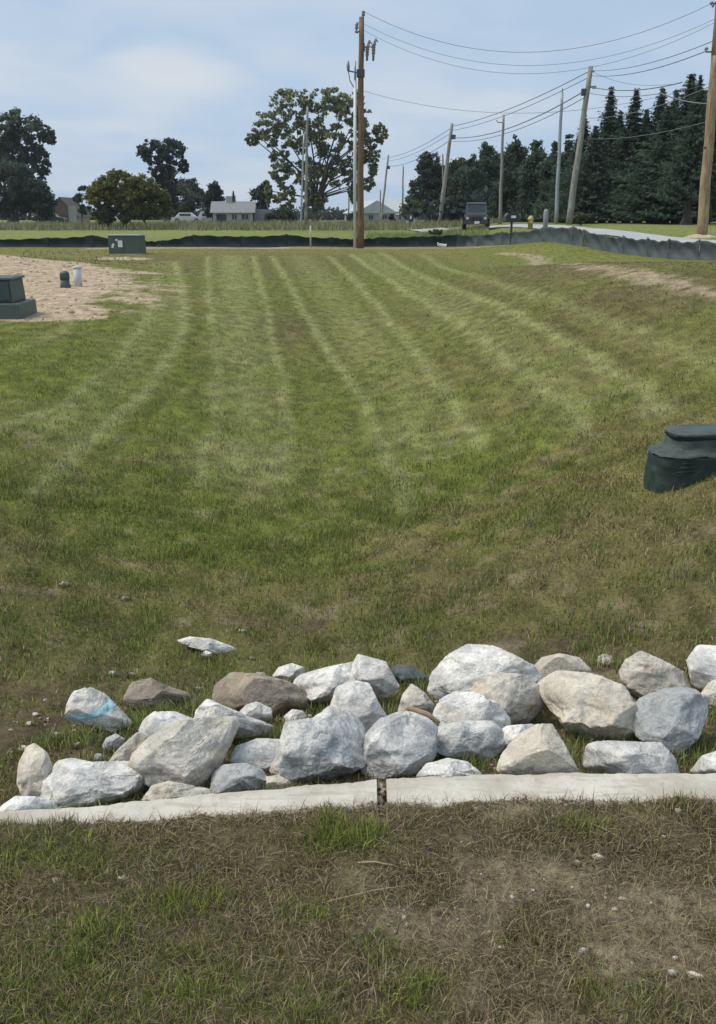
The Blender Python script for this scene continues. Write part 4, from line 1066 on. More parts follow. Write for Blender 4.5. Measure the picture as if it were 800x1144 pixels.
P2, B2, T2 = pole(341.5, 251, 343.5, 119, 104, .18, .11, M_POLEG, 'tall thin grey pole in front of the big tree')
pole(336, 251, 339.5, 150, 102, .11, .08, M_METALG, 'slim leaning brace pole crossing the tall thin pole before the big tree')
g2 = lambda a, b: loc(B2, a, b, 104)
part(P2, MB().box(g2(341, 229), (.5, .3, .5), None, 1, .05), 'splice_box', M_DARK)
pole(389.5, 250, 390, 205, 150, .12, .09, M_POLEG, 'short far pole just left of the white conduit', )

# ------------------------------------------------------------------ wires
def wire(a, b, sagpx, r, label, m=M_WIRE):
    """a, b = (px, py, distance); sag in metres"""
    A, B = at(*a), at(*b); n = 28; pts = []
    for i in range(n + 1):
        t = i / n; p = A.lerp(B, t); p.z -= 4 * sagpx * t * (1 - t); pts.append(p)
    mid = A.copy()
    mb = MB().tube([q - mid for q in pts], r, 6)
    return tag(mb.build('power_line', m, None, mid), label, 'wire', 'overhead wires')
wire((406.5, 13, 50.5), (795, 4, 45.5), 1.85, .011, 'uppermost overhead wire from the top of the tall brown pole to the right')
wire((403, 25, 50.5), (801, 20, 45.6), 1.90, .009, 'second overhead wire below the top one from the tall brown pole')
wire((403, 32, 50.5), (801, 24, 45.8), 2.05, .009, 'third overhead wire, just under the second from the tall brown pole')
wire((404, 101, 50.5), (797, 92, 45.5), 1.15, .009, 'lone low wire leaving the brown pole at tree top height')
wire((661, 79, 70), (801, 44, 45.5), .35, .018, 'thick upper wire from the leaning grey pole up to the right edge')
wire((661, 84.5, 70), (789, 57, 45.5), .35, .022, 'second wire from the leaning grey pole to the bracket of the tan pole')
wire((660, 97, 70), (762, 92, 52), .30, .030, 'short thick cable hanging before the spruce tops')
wire((659, 104, 70), (740, 104, 56), .2, .020, 'thin cable just under the thick one before the spruce tops')
wire((738, 104, 52), (795, 116, 45.6), .12, .030, 'cable running down rightward to the tan pole before the spruces')
wire((662, 80, 70), (750, 94, 55), .35, .012, 'faint guy wire dropping rightward from the leaning grey pole')
wire((658, 132, 70), (797, 95, 45.6), .35, .018, 'grey cable rising across the spruces to the tan pole')
wire((655, 155, 70), (790, 136, 45.6), .25, .014, 'lowest faint cable across the middle of the spruces')
wire((657.5, 80, 70), (505.5, 141, 108), .45, .030, 'upper wire between the two leaning grey poles')
wire((656.5, 87, 70), (505, 146, 108), .45, .024, 'second wire between the two leaning grey poles')
wire((654, 101, 70), (506, 154, 108), .85, .038, 'thick lower cable between the two leaning grey poles')
wire((653, 109, 70), (506, 158, 108), .8, .026, 'thin lower cable between the two leaning grey poles')
wire((504, 143, 108), (434, 176, 160), .5, .028, 'upper far wire left of the leaning pole by the jeep')
wire((503, 149, 108), (434, 180, 160), .5, .024, 'second far wire left of the leaning pole by the jeep')
wire((501, 158, 108), (434, 186, 160), .6, .034, 'thick far cable left of the leaning pole by the jeep')
wire((434, 176, 160), (400, 176, 200), .3, .018, 'faint far wire between the brown pole and the far leaning pole')

# ------------------------------------------------------------------ trees
def clump_leaves(c, rad, n, ls, flat=1.0, col=(.06, .09, .03), var=.35, tip=None, tipf=0.0, rg=None, shell=.55, hang=0.0):
    rg = rg or RNG
    d = rg.normal(size=(n, 3)); d /= np.linalg.norm(d, axis=1)[:, None]
    rr = shell + (1 - shell) * rg.uniform(0, 1, n) ** .6
    lump = .72 + .5 * vnoise3(d[:, 0] * 2.3 + c[0], d[:, 1] * 2.3 + c[1], d[:, 2] * 2.3 + c[2], 5)
    lump = lump * np.where(rg.uniform(0, 1, n) < .3, rg.uniform(1.1, 1.75, n), 1.0)
    P_ = d * (rr * lump)[:, None] * np.array(rad) + np.array(c)
    a = rg.normal(size=(n, 3)); a /= np.linalg.norm(a, axis=1)[:, None]
    a[:, 2] -= hang
    b = np.cross(a, rg.normal(size=(n, 3))); b /= np.linalg.norm(b, axis=1)[:, None] + 1e-9
    s = ls * rg.uniform(.5, 1.4, n)[:, None]
    V = np.stack([P_ + a * s, P_ + b * s * .62, P_ - a * s * .8, P_ - b * s * .62], 1).reshape(-1, 3)
    Fk = np.arange(n * 4).reshape(n, 4)
    cc = np.array(col) * rg.uniform(1 - var, 1 + var, (n, 1))
    if tip is not None:
        k = (rg.uniform(0, 1, n) < tipf) ; cc = np.where(k[:, None], np.array(tip) * rg.uniform(.7, 1.2, (n, 1)), cc)
    return V, [Fk], np.repeat(cc, 4, 0)
LEAFK = .62
def leaf_tree(name, bx, d, ells, label, base_py=250, leaf=.22, dens=1.0, col=(.055, .085, .035), var=.35, tip=None, tipf=0., trunk=.3, sub=.30, nlimb=7, seed=1, group=None, gaps=.0, thick=.8, core=True, spread=1.0, m_bark=None, fork=.18, lean=0):
    """ells: silhouettes (cx, cy, rx, ry) seen from the camera, given real size and depth at distance d"""
    leaf = leaf * LEAFK; rg = np.random.default_rng(seed); rnd = random.Random(seed)
    b = at(bx, base_py, d); gz = float(H(b.x, b.y)); B = Vector((b.x, b.y, gz))
    root = empty(name, B, label, 'tree' if name != 'bush' else 'bush', group)
    clumps = []
    s = (at(bx + 1, 200, d) - at(bx, 200, d)).length
    for (ex, ey, rx, ry) in ells:
        c = at(ex, ey, d) - B; RX, RZ = rx * s, ry * s; RY = min(RX, RZ * 1.3) * thick
        size = sub * math.sqrt(RX * RZ)
        nc = max(4, int(3.0 * (RX * RZ) / (size * size) * (1 - gaps)))
        for i in range(nc):
            v = rg.normal(size=3); v /= np.linalg.norm(v); r = rg.uniform(.25, 1) ** .5 * .84
            off = Vector((v[0] * RX * r, v[1] * RY * r, v[2] * RZ * r))
            clumps.append((c + off, size * rg.uniform(.55, 1.15)))
    parts = []
    for c, r in clumps:
        nl = int(dens * 26 * (r / leaf) ** 2 * .36) + 12
        br = rg.uniform(.75, 1.25)
        parts.append(clump_leaves(tuple(c), (r, r, r * .78), nl, leaf, col=tuple(q * br for q in col), var=var, tip=tip, tipf=tipf * rg.uniform(0, 1.8), rg=rg, shell=.35))
    V, Fc, C = merge(parts)
    link('crown', mesh_np('crown', V, Fc, M_LEAF, C, False), root)
    top = max(c.z for c, r in clumps); mb = MB()
    fz = max(.6, fork * top)
    mb.tube([(0, 0, -.3), (0, 0, .15), (lean * .3, 0, fz * .6), (lean, 0, fz)], [trunk * 1.5, trunk * 1.05, trunk * .9, trunk * .85], 10)
    tg = rnd.sample(clumps, min(nlimb, len(clumps)))
    for c, r in tg:
        st_ = Vector((lean, 0, fz * rnd.uniform(.75, 1.0))); c = Vector(c)
        m1 = st_.lerp(c, .45) + Vector((-(c.x - st_.x) * .16, 0, (c - st_).length * .06)) + Vector((rnd.uniform(-.2, .2), rnd.uniform(-.2, .2), 0)) * (c - st_).length * .3
        k = .55 if nlimb < 12 else .42
        mb.tube([st_, m1, c], [trunk * k, trunk * k * .55, trunk * .10], 7)
        for j in range(2):
            c3 = Vector(rnd.choice(clumps)[0])
            if (c3 - m1).length < top * .33: mb.tube([m1, m1.lerp(c3, .5) + Vector((0, 0, .1)), c3], [trunk * k * .4, trunk * k * .25, trunk * .06], 5)
    mb.build('trunk', m_bark or M_BARK, root)
    return root
G_L, G_R = 'trees along the left horizon', 'dark evergreens along the right of the road'
# big cottonwood
leaf_tree('cottonwood_tree', 352, 135, [(325, 118, 28, 20), (360, 112, 30, 18), (392, 122, 26, 22), (300, 145, 22, 26), (282, 156, 9, 8), (330, 150, 24, 26), (368, 155, 26, 30), (402, 160, 18, 34), (424, 150, 11, 14), (416, 178, 9, 22),
      (312, 185, 18, 22), (345, 195, 22, 22), (380, 195, 20, 20), (318, 222, 15, 22), (352, 225, 16, 14), (410, 205, 10, 10), (300, 215, 5, 16), (395, 215, 8, 16)],
      'huge spreading tree with gappy crown and forked trunk behind the tall pole', 251, leaf=.30, dens=.75, col=(.190, .225, .110), var=.45, tip=(.30, .28, .11), tipf=.16, trunk=.50, sub=.15, nlimb=24, seed=4, group=G_L, gaps=.52, fork=.14)
leaf_tree('deciduous_tree', 12, 140, [(0, 150, 30, 28), (28, 146, 26, 26), (54, 150, 10, 14), (10, 175, 34, 22), (45, 180, 14, 24), (-35, 160, 30, 40)],
      'tall ragged tree at the left edge rising above the dark rounded trees', 248, leaf=.30, col=(.082, .112, .072), trunk=.45, sub=.18, nlimb=16, seed=11, group=G_L, gaps=.38)
leaf_tree('deciduous_tree', 18, 128, [(5, 210, 34, 34), (30, 212, 22, 34), (-30, 205, 30, 40)], 'dense dark rounded tree at the left edge below the tall ragged one', 248, leaf=.26, col=(.056, .085, .058), trunk=.4, sub=.22, nlimb=5, seed=12, group=G_L, thick=1)
leaf_tree('deciduous_tree', 50, 126, [(48, 226, 14, 22), (40, 215, 12, 18)], 'small dark round tree at the right end of the left dark group', 248, leaf=.24, col=(.044, .066, .050), trunk=.25, sub=.3, nlimb=4, seed=13, group=G_L)
leaf_tree('crabapple_tree', 140, 96, [(112, 224, 19, 26), (132, 206, 22, 18), (158, 212, 24, 22), (150, 228, 30, 22), (179, 228, 14, 20), (118, 240, 16, 12)], 'broad low olive green tree with orange tinged leaves in front of the others', 256, leaf=.19, dens=1.1, col=(.135, .155, .045), var=.4, tip=(.22, .17, .045), tipf=.2, trunk=.2, sub=.19, nlimb=10, seed=14, group=G_L, thick=1, fork=.1)
leaf_tree('deciduous_tree', 186, 140, [(170, 170, 18, 16), (192, 170, 18, 17), (205, 186, 7, 10), (180, 192, 18, 12), (186, 215, 16, 26)], 'dark round topped tree standing behind the olive one', 249, leaf=.28, col=(.052, .076, .056), trunk=.4, sub=.19, nlimb=12, seed=15, group=G_L, gaps=.25)
leaf_tree('deciduous_tree', 207, 150, [(205, 225, 22, 24)], 'grey green rounded tree between the dark round topped one and the dense upright one', 249, leaf=.26, col=(.090, .115, .080), trunk=.3, sub=.22, nlimb=4, seed=16, group=G_L)
leaf_tree('deciduous_tree', 215, 175, [(212, 210, 20, 11), (225, 220, 12, 10)], 'low distant dark tree showing over the grey green rounded one', 249, leaf=.3, col=(.040, .062, .045), trunk=.3, sub=.34, nlimb=4, seed=17, group=G_L)
leaf_tree('deciduous_tree', 291, 138, [(291, 225, 13, 20), (296, 212, 9, 10)], 'dense round dark tree left of the huge gappy one', 249, leaf=.26, col=(.048, .072, .052), trunk=.3, sub=.24, nlimb=4, seed=18, group=G_L)
leaf_tree('bush', 330, 128, [(318, 240, 18, 9), (300, 243, 9, 6), (395, 243, 10, 7)], 'dark shrubs under the huge gappy tree', 250, leaf=.22, col=(.045, .068, .040), trunk=.12, sub=.4, nlimb=4, seed=19)
leaf_tree('deciduous_tree', 272, 190, [(270, 236, 9, 9)], 'pale distant tree behind the white house', 249, leaf=.26, col=(.15, .17, .10), trunk=.2, sub=.4, nlimb=4, seed=20, group=G_L)
leaf_tree('deciduous_tree', 92, 130, [(92, 210, 8, 3), (88, 222, 7, 6), (92, 234, 6, 7)], 'thin small tree with a flat top beside the brown roofed house', 248, leaf=.2, col=(.06, .09, .05), trunk=.12, sub=.45, nlimb=6, seed=21, group=G_L)
leaf_tree('deciduous_tree', 67, 150, [(66, 227, 4, 6)], 'tiny tree between the dark trees and the brown roofed house', 248, leaf=.22, col=(.05, .075, .05), trunk=.12, sub=.5, nlimb=3, seed=22, group=G_L)
# right deciduous
leaf_tree('deciduous_tree', 478, 126, [(480, 190, 18, 22), (476, 218, 26, 24), (495, 205, 14, 28)], 'dark green rounded tree left of the leaning pole by the jeep', 250, leaf=.24, col=(.056, .080, .052), trunk=.3, sub=.19, nlimb=6, seed=31, group=None)
leaf_tree('deciduous_tree', 460, 112, [(460, 233, 14, 14)], 'lighter green small round tree at the left end of the roadside trees', 250, leaf=.2, col=(.085, .11, .055), trunk=.18, sub=.36, nlimb=4, seed=32)
leaf_tree('deciduous_tree', 512, 121, [(512, 200, 12, 26)], 'olive tree showing between the rounded tree and the first pine', 250, leaf=.24, col=(.060, .075, .035), trunk=.2, sub=.34, nlimb=4, seed=33)
leaf_tree('deciduous_tree', 806, 60, [(812, 155, 24, 30), (812, 200, 26, 26), (808, 228, 16, 14)], 'lighter leafed tree behind the thick tan pole at the right edge', 252, leaf=.2, col=(.058, .085, .045), trunk=.3, sub=.26, nlimb=6, seed=34)
leaf_tree('bush', 649, 66, [(649, 243, 9, 8)], 'small olive bush at the foot of the leaning grey pole', 252, leaf=.10, col=(.085, .10, .04), trunk=.05, sub=.4, nlimb=5, seed=35)
leaf_tree('bush', 486, 57, [(486, 259, 10, 3.2)], 'low weedy bush before the leaning pole left of the jeep', 262, leaf=.07, col=(.11, .13, .045), trunk=.03, sub=.4, nlimb=4, seed=36)

# conifers
def spruce_meshes(seed, Hh, R, drop=.35, density=1.0, kind='spruce'):
    rg = np.random.default_rng(seed); V = []; C = []
    nlev = int(Hh / .34); base = []
    P_, A_, B_, S_, K_ = [], [], [], [], []
    for l in range(nlev):
        t = (l + .5) / nlev; z = Hh * (.05 + .95 * t)
        prof = 1.06 * (1 - t) ** .98 if kind == 'spruce' else min(1, (1.15 * (1 - t)) ** .5) * (.75 + .25 * math.sin(t * 22))
        Rl = R * prof * rg.uniform(.8, 1.2) + .05
        nb = int((9 + 17 * prof) * density)
        for j in range(nb):
            az = rg.uniform(0, 2 * math.pi); ln = Rl * rg.uniform(.5, 1.25); dz = drop * rg.uniform(.6, 1.3)
            ns = max(3, int(ln / .22)); br = rg.uniform(.65, 1.3)
            for k in range(ns):
                u = (k + .6) / ns; 
                if u < .3 and ln > 1.2: continue
                rr = ln * u; zz = z - dz * rr * .55 + (.20 * rr * u * u if kind == 'spruce' else .1 * rr)
                sp = .07 + .26 * ln / R * (1 - .6 * u)
                for q in range(5):
                    P_.append((rr * math.cos(az) + rg.normal() * sp * .6, rr * math.sin(az) + rg.normal() * sp * .6, zz + rg.normal() * .07))
                    A_.append((math.cos(az), math.sin(az), -dz - rg.uniform(0, .7))); S_.append(rg.uniform(.10, .24) * (1 - .5 * t)); K_.append(br * rg.uniform(.7, 1.3))
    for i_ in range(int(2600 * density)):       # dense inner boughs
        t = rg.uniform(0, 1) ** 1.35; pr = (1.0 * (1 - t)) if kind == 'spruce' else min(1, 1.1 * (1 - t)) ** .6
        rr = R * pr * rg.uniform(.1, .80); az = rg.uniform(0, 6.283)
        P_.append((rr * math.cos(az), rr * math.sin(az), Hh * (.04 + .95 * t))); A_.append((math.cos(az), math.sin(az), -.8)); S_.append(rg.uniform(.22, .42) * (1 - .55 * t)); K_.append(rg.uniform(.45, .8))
    P_ = np.array(P_); A_ = np.array(A_) + rg.normal(size=(len(A_), 3)) * .45; A_ /= np.linalg.norm(A_, axis=1)[:, None]; S_ = np.array(S_)[:, None]
    Bv = np.cross(A_, rg.normal(size=A_.shape)); Bv /= np.linalg.norm(Bv, axis=1)[:, None]
    V = np.stack([P_ + A_ * S_, P_ + Bv * S_ * .42 - A_ * S_ * .3, P_ - Bv * S_ * .42 - A_ * S_ * .3], 1).reshape(-1, 3)
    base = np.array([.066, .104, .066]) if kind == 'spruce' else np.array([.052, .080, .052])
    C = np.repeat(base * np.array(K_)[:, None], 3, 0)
    me = mesh_np('crown', V, np.arange(len(V)).reshape(-1, 3), M_LEAF, C, False)
    mb = MB().tube([(0, 0, -.3), (0, 0, Hh * .4), (0, 0, Hh * .97)], [R * .09 + .06, R * .06 + .04, .03], 8)
    return me, mb.mesh('trunk', M_BARK), Hh
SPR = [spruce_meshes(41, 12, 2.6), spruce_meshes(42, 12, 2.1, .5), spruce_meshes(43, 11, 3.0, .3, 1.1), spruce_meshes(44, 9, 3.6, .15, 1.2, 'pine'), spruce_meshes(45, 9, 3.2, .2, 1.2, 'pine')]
def conifer(bx, topx, ty, d, which, label, wf=1.0, base_py=250, name='spruce_tree', group=G_R):
    b = at(bx, base_py, d); gz = float(H(b.x, b.y)); t = at(topx, ty, d); me, tm, Hh = SPR[which]
    r = empty(name, (b.x, b.y, gz), label, 'tree', group, random.uniform(0, 6))
    k = (t.z - gz) / Hh
    wf = wf * (1.9 if name == 'pine_tree' else 1.8)
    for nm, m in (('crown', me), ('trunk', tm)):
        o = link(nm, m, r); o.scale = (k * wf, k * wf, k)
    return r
group_pine = G_R
for (bx, ty, d, w, lab, wf, nm) in [
    (528, 172, 117, 3, 'broad dark pine directly behind the jeep', 1.0, 'pine_tree'), (545, 158, 119, 4, 'dark pine with the highest rounded top behind the jeep', 1.15, 'pine_tree'), (575, 150, 100, 3, 'dark pine just right of the thin pole behind the mailbox', .85, 'pine_tree'),
    (600, 153, 96, 3, 'dark layered pine left of the straight grey metal pole', .9, 'pine_tree'), (506, 186, 125, 4, 'lower dark pine at the left end of the pines', .8, 'pine_tree'),
    (622, 160, 92, 4, 'dark pine behind the straight grey metal pole', .8, 'pine_tree'), (645, 128, 86, 0, 'spruce right behind the leaning grey pole', .95, 'spruce_tree'),
    (672, 97, 84, 1, 'slender pointed spruce, first sharp spire right of the leaning grey pole', .95, 'spruce_tree'), (699, 99, 82, 1, 'second sharp spired spruce from the leaning grey pole', 1.05, 'spruce_tree'),
    (684, 124, 88, 0, 'shorter spruce filling the gap between the two sharp spires', 1.0, 'spruce_tree'), (727, 98, 82, 0, 'third tall spired spruce from the leaning grey pole', .95, 'spruce_tree'), (712, 122, 87, 2, 'shorter spruce between the second and third spires', .9, 'spruce_tree'),
    (757, 82, 76, 2, 'tallest spruce left of the thick tan pole', .95, 'spruce_tree'), (742, 100, 80, 0, 'spruce crowding the left side of the tallest one', .95, 'spruce_tree'), (786, 78, 74, 0, 'tall spruce standing behind the thick tan pole', 1.05, 'spruce_tree'),
    (772, 100, 78, 2, 'broad spruce between the tallest one and the thick tan pole', .95, 'spruce_tree'), (822, 88, 74, 2, 'spruce just beyond the right edge of the picture', 1.0, 'spruce_tree'), (860, 95, 72, 0, 'outer spruce beyond the right edge of the picture', 1.0, 'spruce_tree'),
    (658, 140, 80, 2, 'squat spruce filling the space right of the leaning grey pole', .9, 'spruce_tree'), (735, 118, 76, 2, 'squat spruce before the third spire', .9, 'spruce_tree'), (636, 150, 88, 4, 'dark pine just left of the leaning grey pole', .7, 'pine_tree'),
    (900, 90, 72, 2, 'outermost spruce beyond the right edge of the picture', 1.1, 'spruce_tree'),]:
    if nm == 'pine_tree':
        h_ = 250 - ty; e_ = [(bx + random.uniform(-2, 2), ty + h_ * .12, 6 * wf, h_ * .13), (bx, ty + h_ * .30, 17 * wf, h_ * .20)]
        for j_ in range(6): e_.append((bx + random.uniform(-8, 8) * wf, ty + h_ * (.36 + .54 * j_ / 5), (23 + 2 * j_) * wf, h_ * .17))
        leaf_tree('pine_tree', bx, d, e_, lab, 250, leaf=.22, col=(.066, .102, .066), var=.45, trunk=.22, sub=.36, nlimb=2, seed=int(bx), group=group_pine, thick=1, dens=.9)
    else: conifer(bx, bx + (bx - 400) * .03, ty, d, w, lab, wf, name=nm)
leaf_tree('evergreen_tree', 239, 134, [(239, 216, 10, 14), (239, 228, 13, 20)], 'dense upright dark evergreen left of the white house', 249, leaf=.22, col=(.042, .064, .046), trunk=.3, sub=.26, nlimb=3, seed=61, group=G_L)
conifer(262, 260, 213, 150, 1, 'slim pointed evergreen rising behind the roof of the white house', .9, 249, 'evergreen_tree', G_L)
# tree trunk lit on the lawn at right
b = ground_at(766, 66, 255)
tr_ = empty('spruce_tree', b, 'spruce with a bare flared trunk foot on the lawn left of the tan pole', 'tree', G_R)
MB().tube([(0, 0, -.2), (0, 0, .12), (0, 0, .5), (0, 0, 2.2), (0, 0, 5)], [.62, .40, .26, .22, .12], 10).build('trunk', M_BARK, tr_)
o = link('crown', SPR[2][0], tr_); o.location = (0, 0, 1.3); o.scale = (.72, .72, .72)

# distant dark wood behind everything, so no gap shows under the crowns
def treeline(px0, px1, d, h, n, label, colr, seed):
    rg = np.random.default_rng(seed); parts = []
    for i in range(n):
        px = px0 + (px1 - px0) * (i + rg.uniform(-.4, .4)) / n; p = ground_at(px, d + rg.uniform(-4, 4)); r = h * rg.uniform(.4, .62)
        parts.append(clump_leaves((p.x, p.y, p.z + r * .75), (r * 1.3, r, r), 120, .5, col=colr, rg=rg, shell=.2))
    V, Fc, C = merge(parts)
    return tag(link('far_trees', mesh_np('far_trees', V, Fc, M_LEAF, C, False)), label, kind='stuff')
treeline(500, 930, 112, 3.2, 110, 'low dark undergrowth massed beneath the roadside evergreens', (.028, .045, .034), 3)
treeline(-260, 520, 240, 3.0, 120, 'distant hedge line along the left horizon', (.05, .075, .055), 4)

# ------------------------------------------------------------------ houses
M_BRICK = simple('brown_brick', (.16, .125, .105), .9, 0, .2, 4)
M_ROOFB = simple('brown_shingle', (.12, .10, .09), .9, 0, .2, 5)
M_ROOFG = simple('grey_shingle', (.22, .23, .24), .9, 0, .2, 5)
M_ROOFL = simple('light_metal_roof', (.42, .45, .48), .7, 0, .1, 2)
M_SIDE = simple('white_siding', (.36, .37, .365), .7, 0, .08, 2)
M_SIDEC = simple('beige_siding', (.42, .37, .29), .8, 0, .1, 2)
M_GLASS = simple('dark_glass', (.03, .04, .05), .15, 0, .1, 2, 0, .01, .6)
def house(px, d, w, dep, hw, hr, rz, wm, rm, label, extra=None, gable_front=False, base_py=249):
    b = at(px, base_py, d); gz = float(H(b.x, b.y))
    r = empty('house', (b.x, b.y, gz), label, 'house', 'houses beyond the field', rz)
    MB().box((0, 0, hw / 2 - .15), (w, dep, hw + .3)).build('wall', wm, r)
    e = .35
    mb = MB()
    if gable_front:      # ridge runs along y, gable end faces the camera
        V = [(-w / 2 - e, -dep / 2 - e, hw - .15), (w / 2 + e, -dep / 2 - e, hw - .15), (0, -dep / 2 - e, hw + hr), (-w / 2 - e, dep / 2 + e, hw - .15), (w / 2 + e, dep / 2 + e, hw - .15), (0, dep / 2 + e, hw + hr)]
    else:
        V = [(-w / 2 - e, -dep / 2 - e, hw - .15), (-w / 2 - e, dep / 2 + e, hw - .15), (-w / 2 - e, 0, hw + hr), (w / 2 + e, -dep / 2 - e, hw - .15), (w / 2 + e, dep / 2 + e, hw - .15), (w / 2 + e, 0, hw + hr)]
    mb.add(V, [(0, 1, 2), (5, 4, 3), (0, 2, 5, 3), (1, 4, 5, 2), (0, 3, 4, 1)])
    mb.build('roof', rm, r)
    for (x0, z0, ww, hh, nm, mm) in (extra or []):
        o = MB().box((x0, -dep / 2 - .03, z0 + hh / 2), (ww, .08, hh)).build(nm, mm, r)
        if nm == 'window':
            f_ = MB(); f_.box((x0, -dep / 2 - .06, z0), (ww + .2, .10, .1)); f_.box((x0, -dep / 2 - .06, z0 + hh), (ww + .2, .10, .1)); f_.box((x0 - ww / 2, -dep / 2 - .06, z0 + hh / 2), (.1, .1, hh)); f_.box((x0 + ww / 2, -dep / 2 - .06, z0 + hh / 2), (.1, .1, hh)); f_.box((x0, -dep / 2 - .065, z0 + hh / 2), (.06, .08, hh)); f_.build('frame', M_SIDE, o)
    return r
sH = 140 / 1090
hr1 = house(77, 150, 4.6, 7, 1.0, 2.7, .0, M_SIDEC, M_ROOFB, 'low house with a steep brown gable between the dark trees and the olive tree', [(1.0, .1, 1.0, .8, 'window', M_GLASS), (-1.2, .1, .8, .7, 'window', M_GLASS)], True)
MB().box((0, -3.86, 2.0), (3.6, .06, 1.8), None, .15).build('gable', M_BRICK, hr1)
MB().box((1.9, -4.2, 1.2), (1.0, .6, 2.4)).build('chimney', M_SIDE, hr1)
hr2 = house(262, 132, 5.2, 5, 1.55, 1.3, .05, M_SIDE, M_ROOFG, 'small white house with grey roof and dark garage opening left of the huge tree', [(-1.5, 0, 1.3, 1.2, 'garage_shade_panel', M_GLASS), (1.6, .5, 1.0, .8, 'window', M_GLASS), (.2, .5, .7, .8, 'window', M_GLASS)])  # open garage is a flat dark panel, its colour standing for the shaded inside
MB().box((-.6, 0, 3.0), (.8, .8, 1.0)).build('chimney', M_SIDE, hr2)
MB().box((3.9, .4, .9), (2.4, 3.6, 1.9)).build('annex', M_ROOFG, hr2)
house(413, 175, 7.0, 9, 1.6, 2.0, .25, M_SIDE, M_ROOFL, 'pale grey roofed house just right of the tall brown pole', [(-1, .4, .9, .8, 'window', M_GLASS), (1.5, .4, .9, .8, 'window', M_GLASS)], True)
house(438, 185, 9.0, 9, 1.4, 2.6, -.1, M_SIDE, M_ROOFL, 'pale long building right of the far leaning pole', [(2, .3, .9, .8, 'window', M_GLASS)], False)
# white rail fence by the white house
p = ground_at(293, 138); rf = empty('rail_fence', p, 'low white board fence right of the small white house', 'fence')
for k in range(7): MB().box((-2.1 + k * .7, 0, .35), (.10, .10, .8)).build('post', M_SIDE, rf)
for k in range(3): MB().box((0, -.07, .2 + k * .22), (4.4, .03, .12)).build('rail', M_SIDE, rf)

# ------------------------------------------------------------------ vehicles
M_TYRE = simple('tyre_rubber', (.02, .02, .02), .85, 0, .1, 8)
M_RIM = simple('rim_metal', (.35, .36, .37), .4, .7, .1, 6)
M_LAMP = simple('headlamp_glass', (.55, .57, .58), .2, 0, .05, 6, 0)
def wheel(root, x, y, r, w):
    a = MB().tube([(x - w / 2, y, r), (x + w / 2, y, r)], r, 22).build('wheel', M_TYRE, root)
    MB().tube([(x - w / 2 - .01, y, r), (x + w / 2 + .01, y, r)], r * .55, 14).build('rim', M_RIM, a)
def extrude_profile(pts, w, taper=None):
    """side profile (y, z) extruded across x"""
    mb = MB(); n = len(pts); V = []
    for sx in (-1, 1):
        for (yy, zz) in pts:
            k = 1 if taper is None else taper(zz); V.append((sx * w / 2 * k, yy, zz))
    mb.add(V, [tuple(range(n))[::-1], tuple(range(n, 2 * n))] + [(i, (i + 1) % n, n + (i + 1) % n, n + i) for i in range(n)])
    return mb
def jeep():
    b = at(531.5, 249, 69); gz = float(H(b.x, b.y)); M_B = simple('dark_grey_green_paint', (.060, .075, .072), .35, .1, .08, 2, 0, .01, .6)
    r = empty('parked_jeep', (b.x, b.y, gz + .05), 'dark boxy off road vehicle parked facing the camera before the pines', 'car', None, math.radians(-6))
    o = extrude_profile([(-1.95, .5), (-1.95, .95), (-.75, 1.05), (-.65, 1.1), (1.9, 1.1), (1.9, .5)], 1.58).build('body', M_B, r)
    extrude_profile([(-1.9, .93), (-1.88, 1.08), (-.7, 1.20), (-.7, .95)], 1.32, None).build('hood', M_B, r)
    extrude_profile([(-.72, 1.1), (-.42, 1.78), (1.8, 1.80), (1.88, 1.1)], 1.5, lambda z: 1 - .10 * max(0, z - 1.1) / .7).build('cabin', M_B, r)
    MB().box((0, .7, 1.83), (1.36, 2.4, .06), None, .96, .02).build('roof', simple('grey_hard_top', (.16, .17, .17), .5), r)
    ws = MB(); ws.add([(-.62, -.71, 1.17), (.62, -.71, 1.17), (.56, -.455, 1.72), (-.56, -.455, 1.72)], [(0, 1, 2, 3)]); w_ = ws.build('windshield', M_GLASS, r)
    so = w_.modifiers.new('t', 'SOLIDIFY'); so.thickness = .02
    MB().box((0, -.58, 1.16), (1.44, .06, .08), None, 1, .01).build('windshield_frame', M_B, r)
    MB().box((0, -1.97, .80), (.95, .05, .32), None, 1, .01).build('grille', M_DARK, r)
    for i in range(7): MB().box((-.27 + i * .09, -2.0, .80), (.03, .03, .26)).build('slot', M_TYRE, r)
    for s_ in (-1, 1):
        MB().tube([(s_ * .60, -1.96, .83), (s_ * .60, -2.01, .83)], .10, 16).build('headlight', M_LAMP, r)
        MB().box((s_ * .84, -1.35, .88), (.26, 1.0, .07), None, 1, .02).build('fender', M_TYRE, r)
        MB().box((s_ * .86, -.55, 1.28), (.2, .08, .2), None, 1, .02).build('mirror', M_DARK, r)
        MB().box((s_ * .755, .25, 1.45), (.02, .75, .40)).build('side_window', M_GLASS, r)
        for yy in (-1.3, 1.2): wheel(r, s_ * .80, yy, .40, .26)
    MB().box((0, -2.08, .52), (1.62, .14, .16), None, 1, .02).build('bumper', M_DARK, r)
    MB().box((.05, -2.16, .55), (.34, .02, .17), None, 1, .004).build('licence_plate', M_ST, r)
jeep()
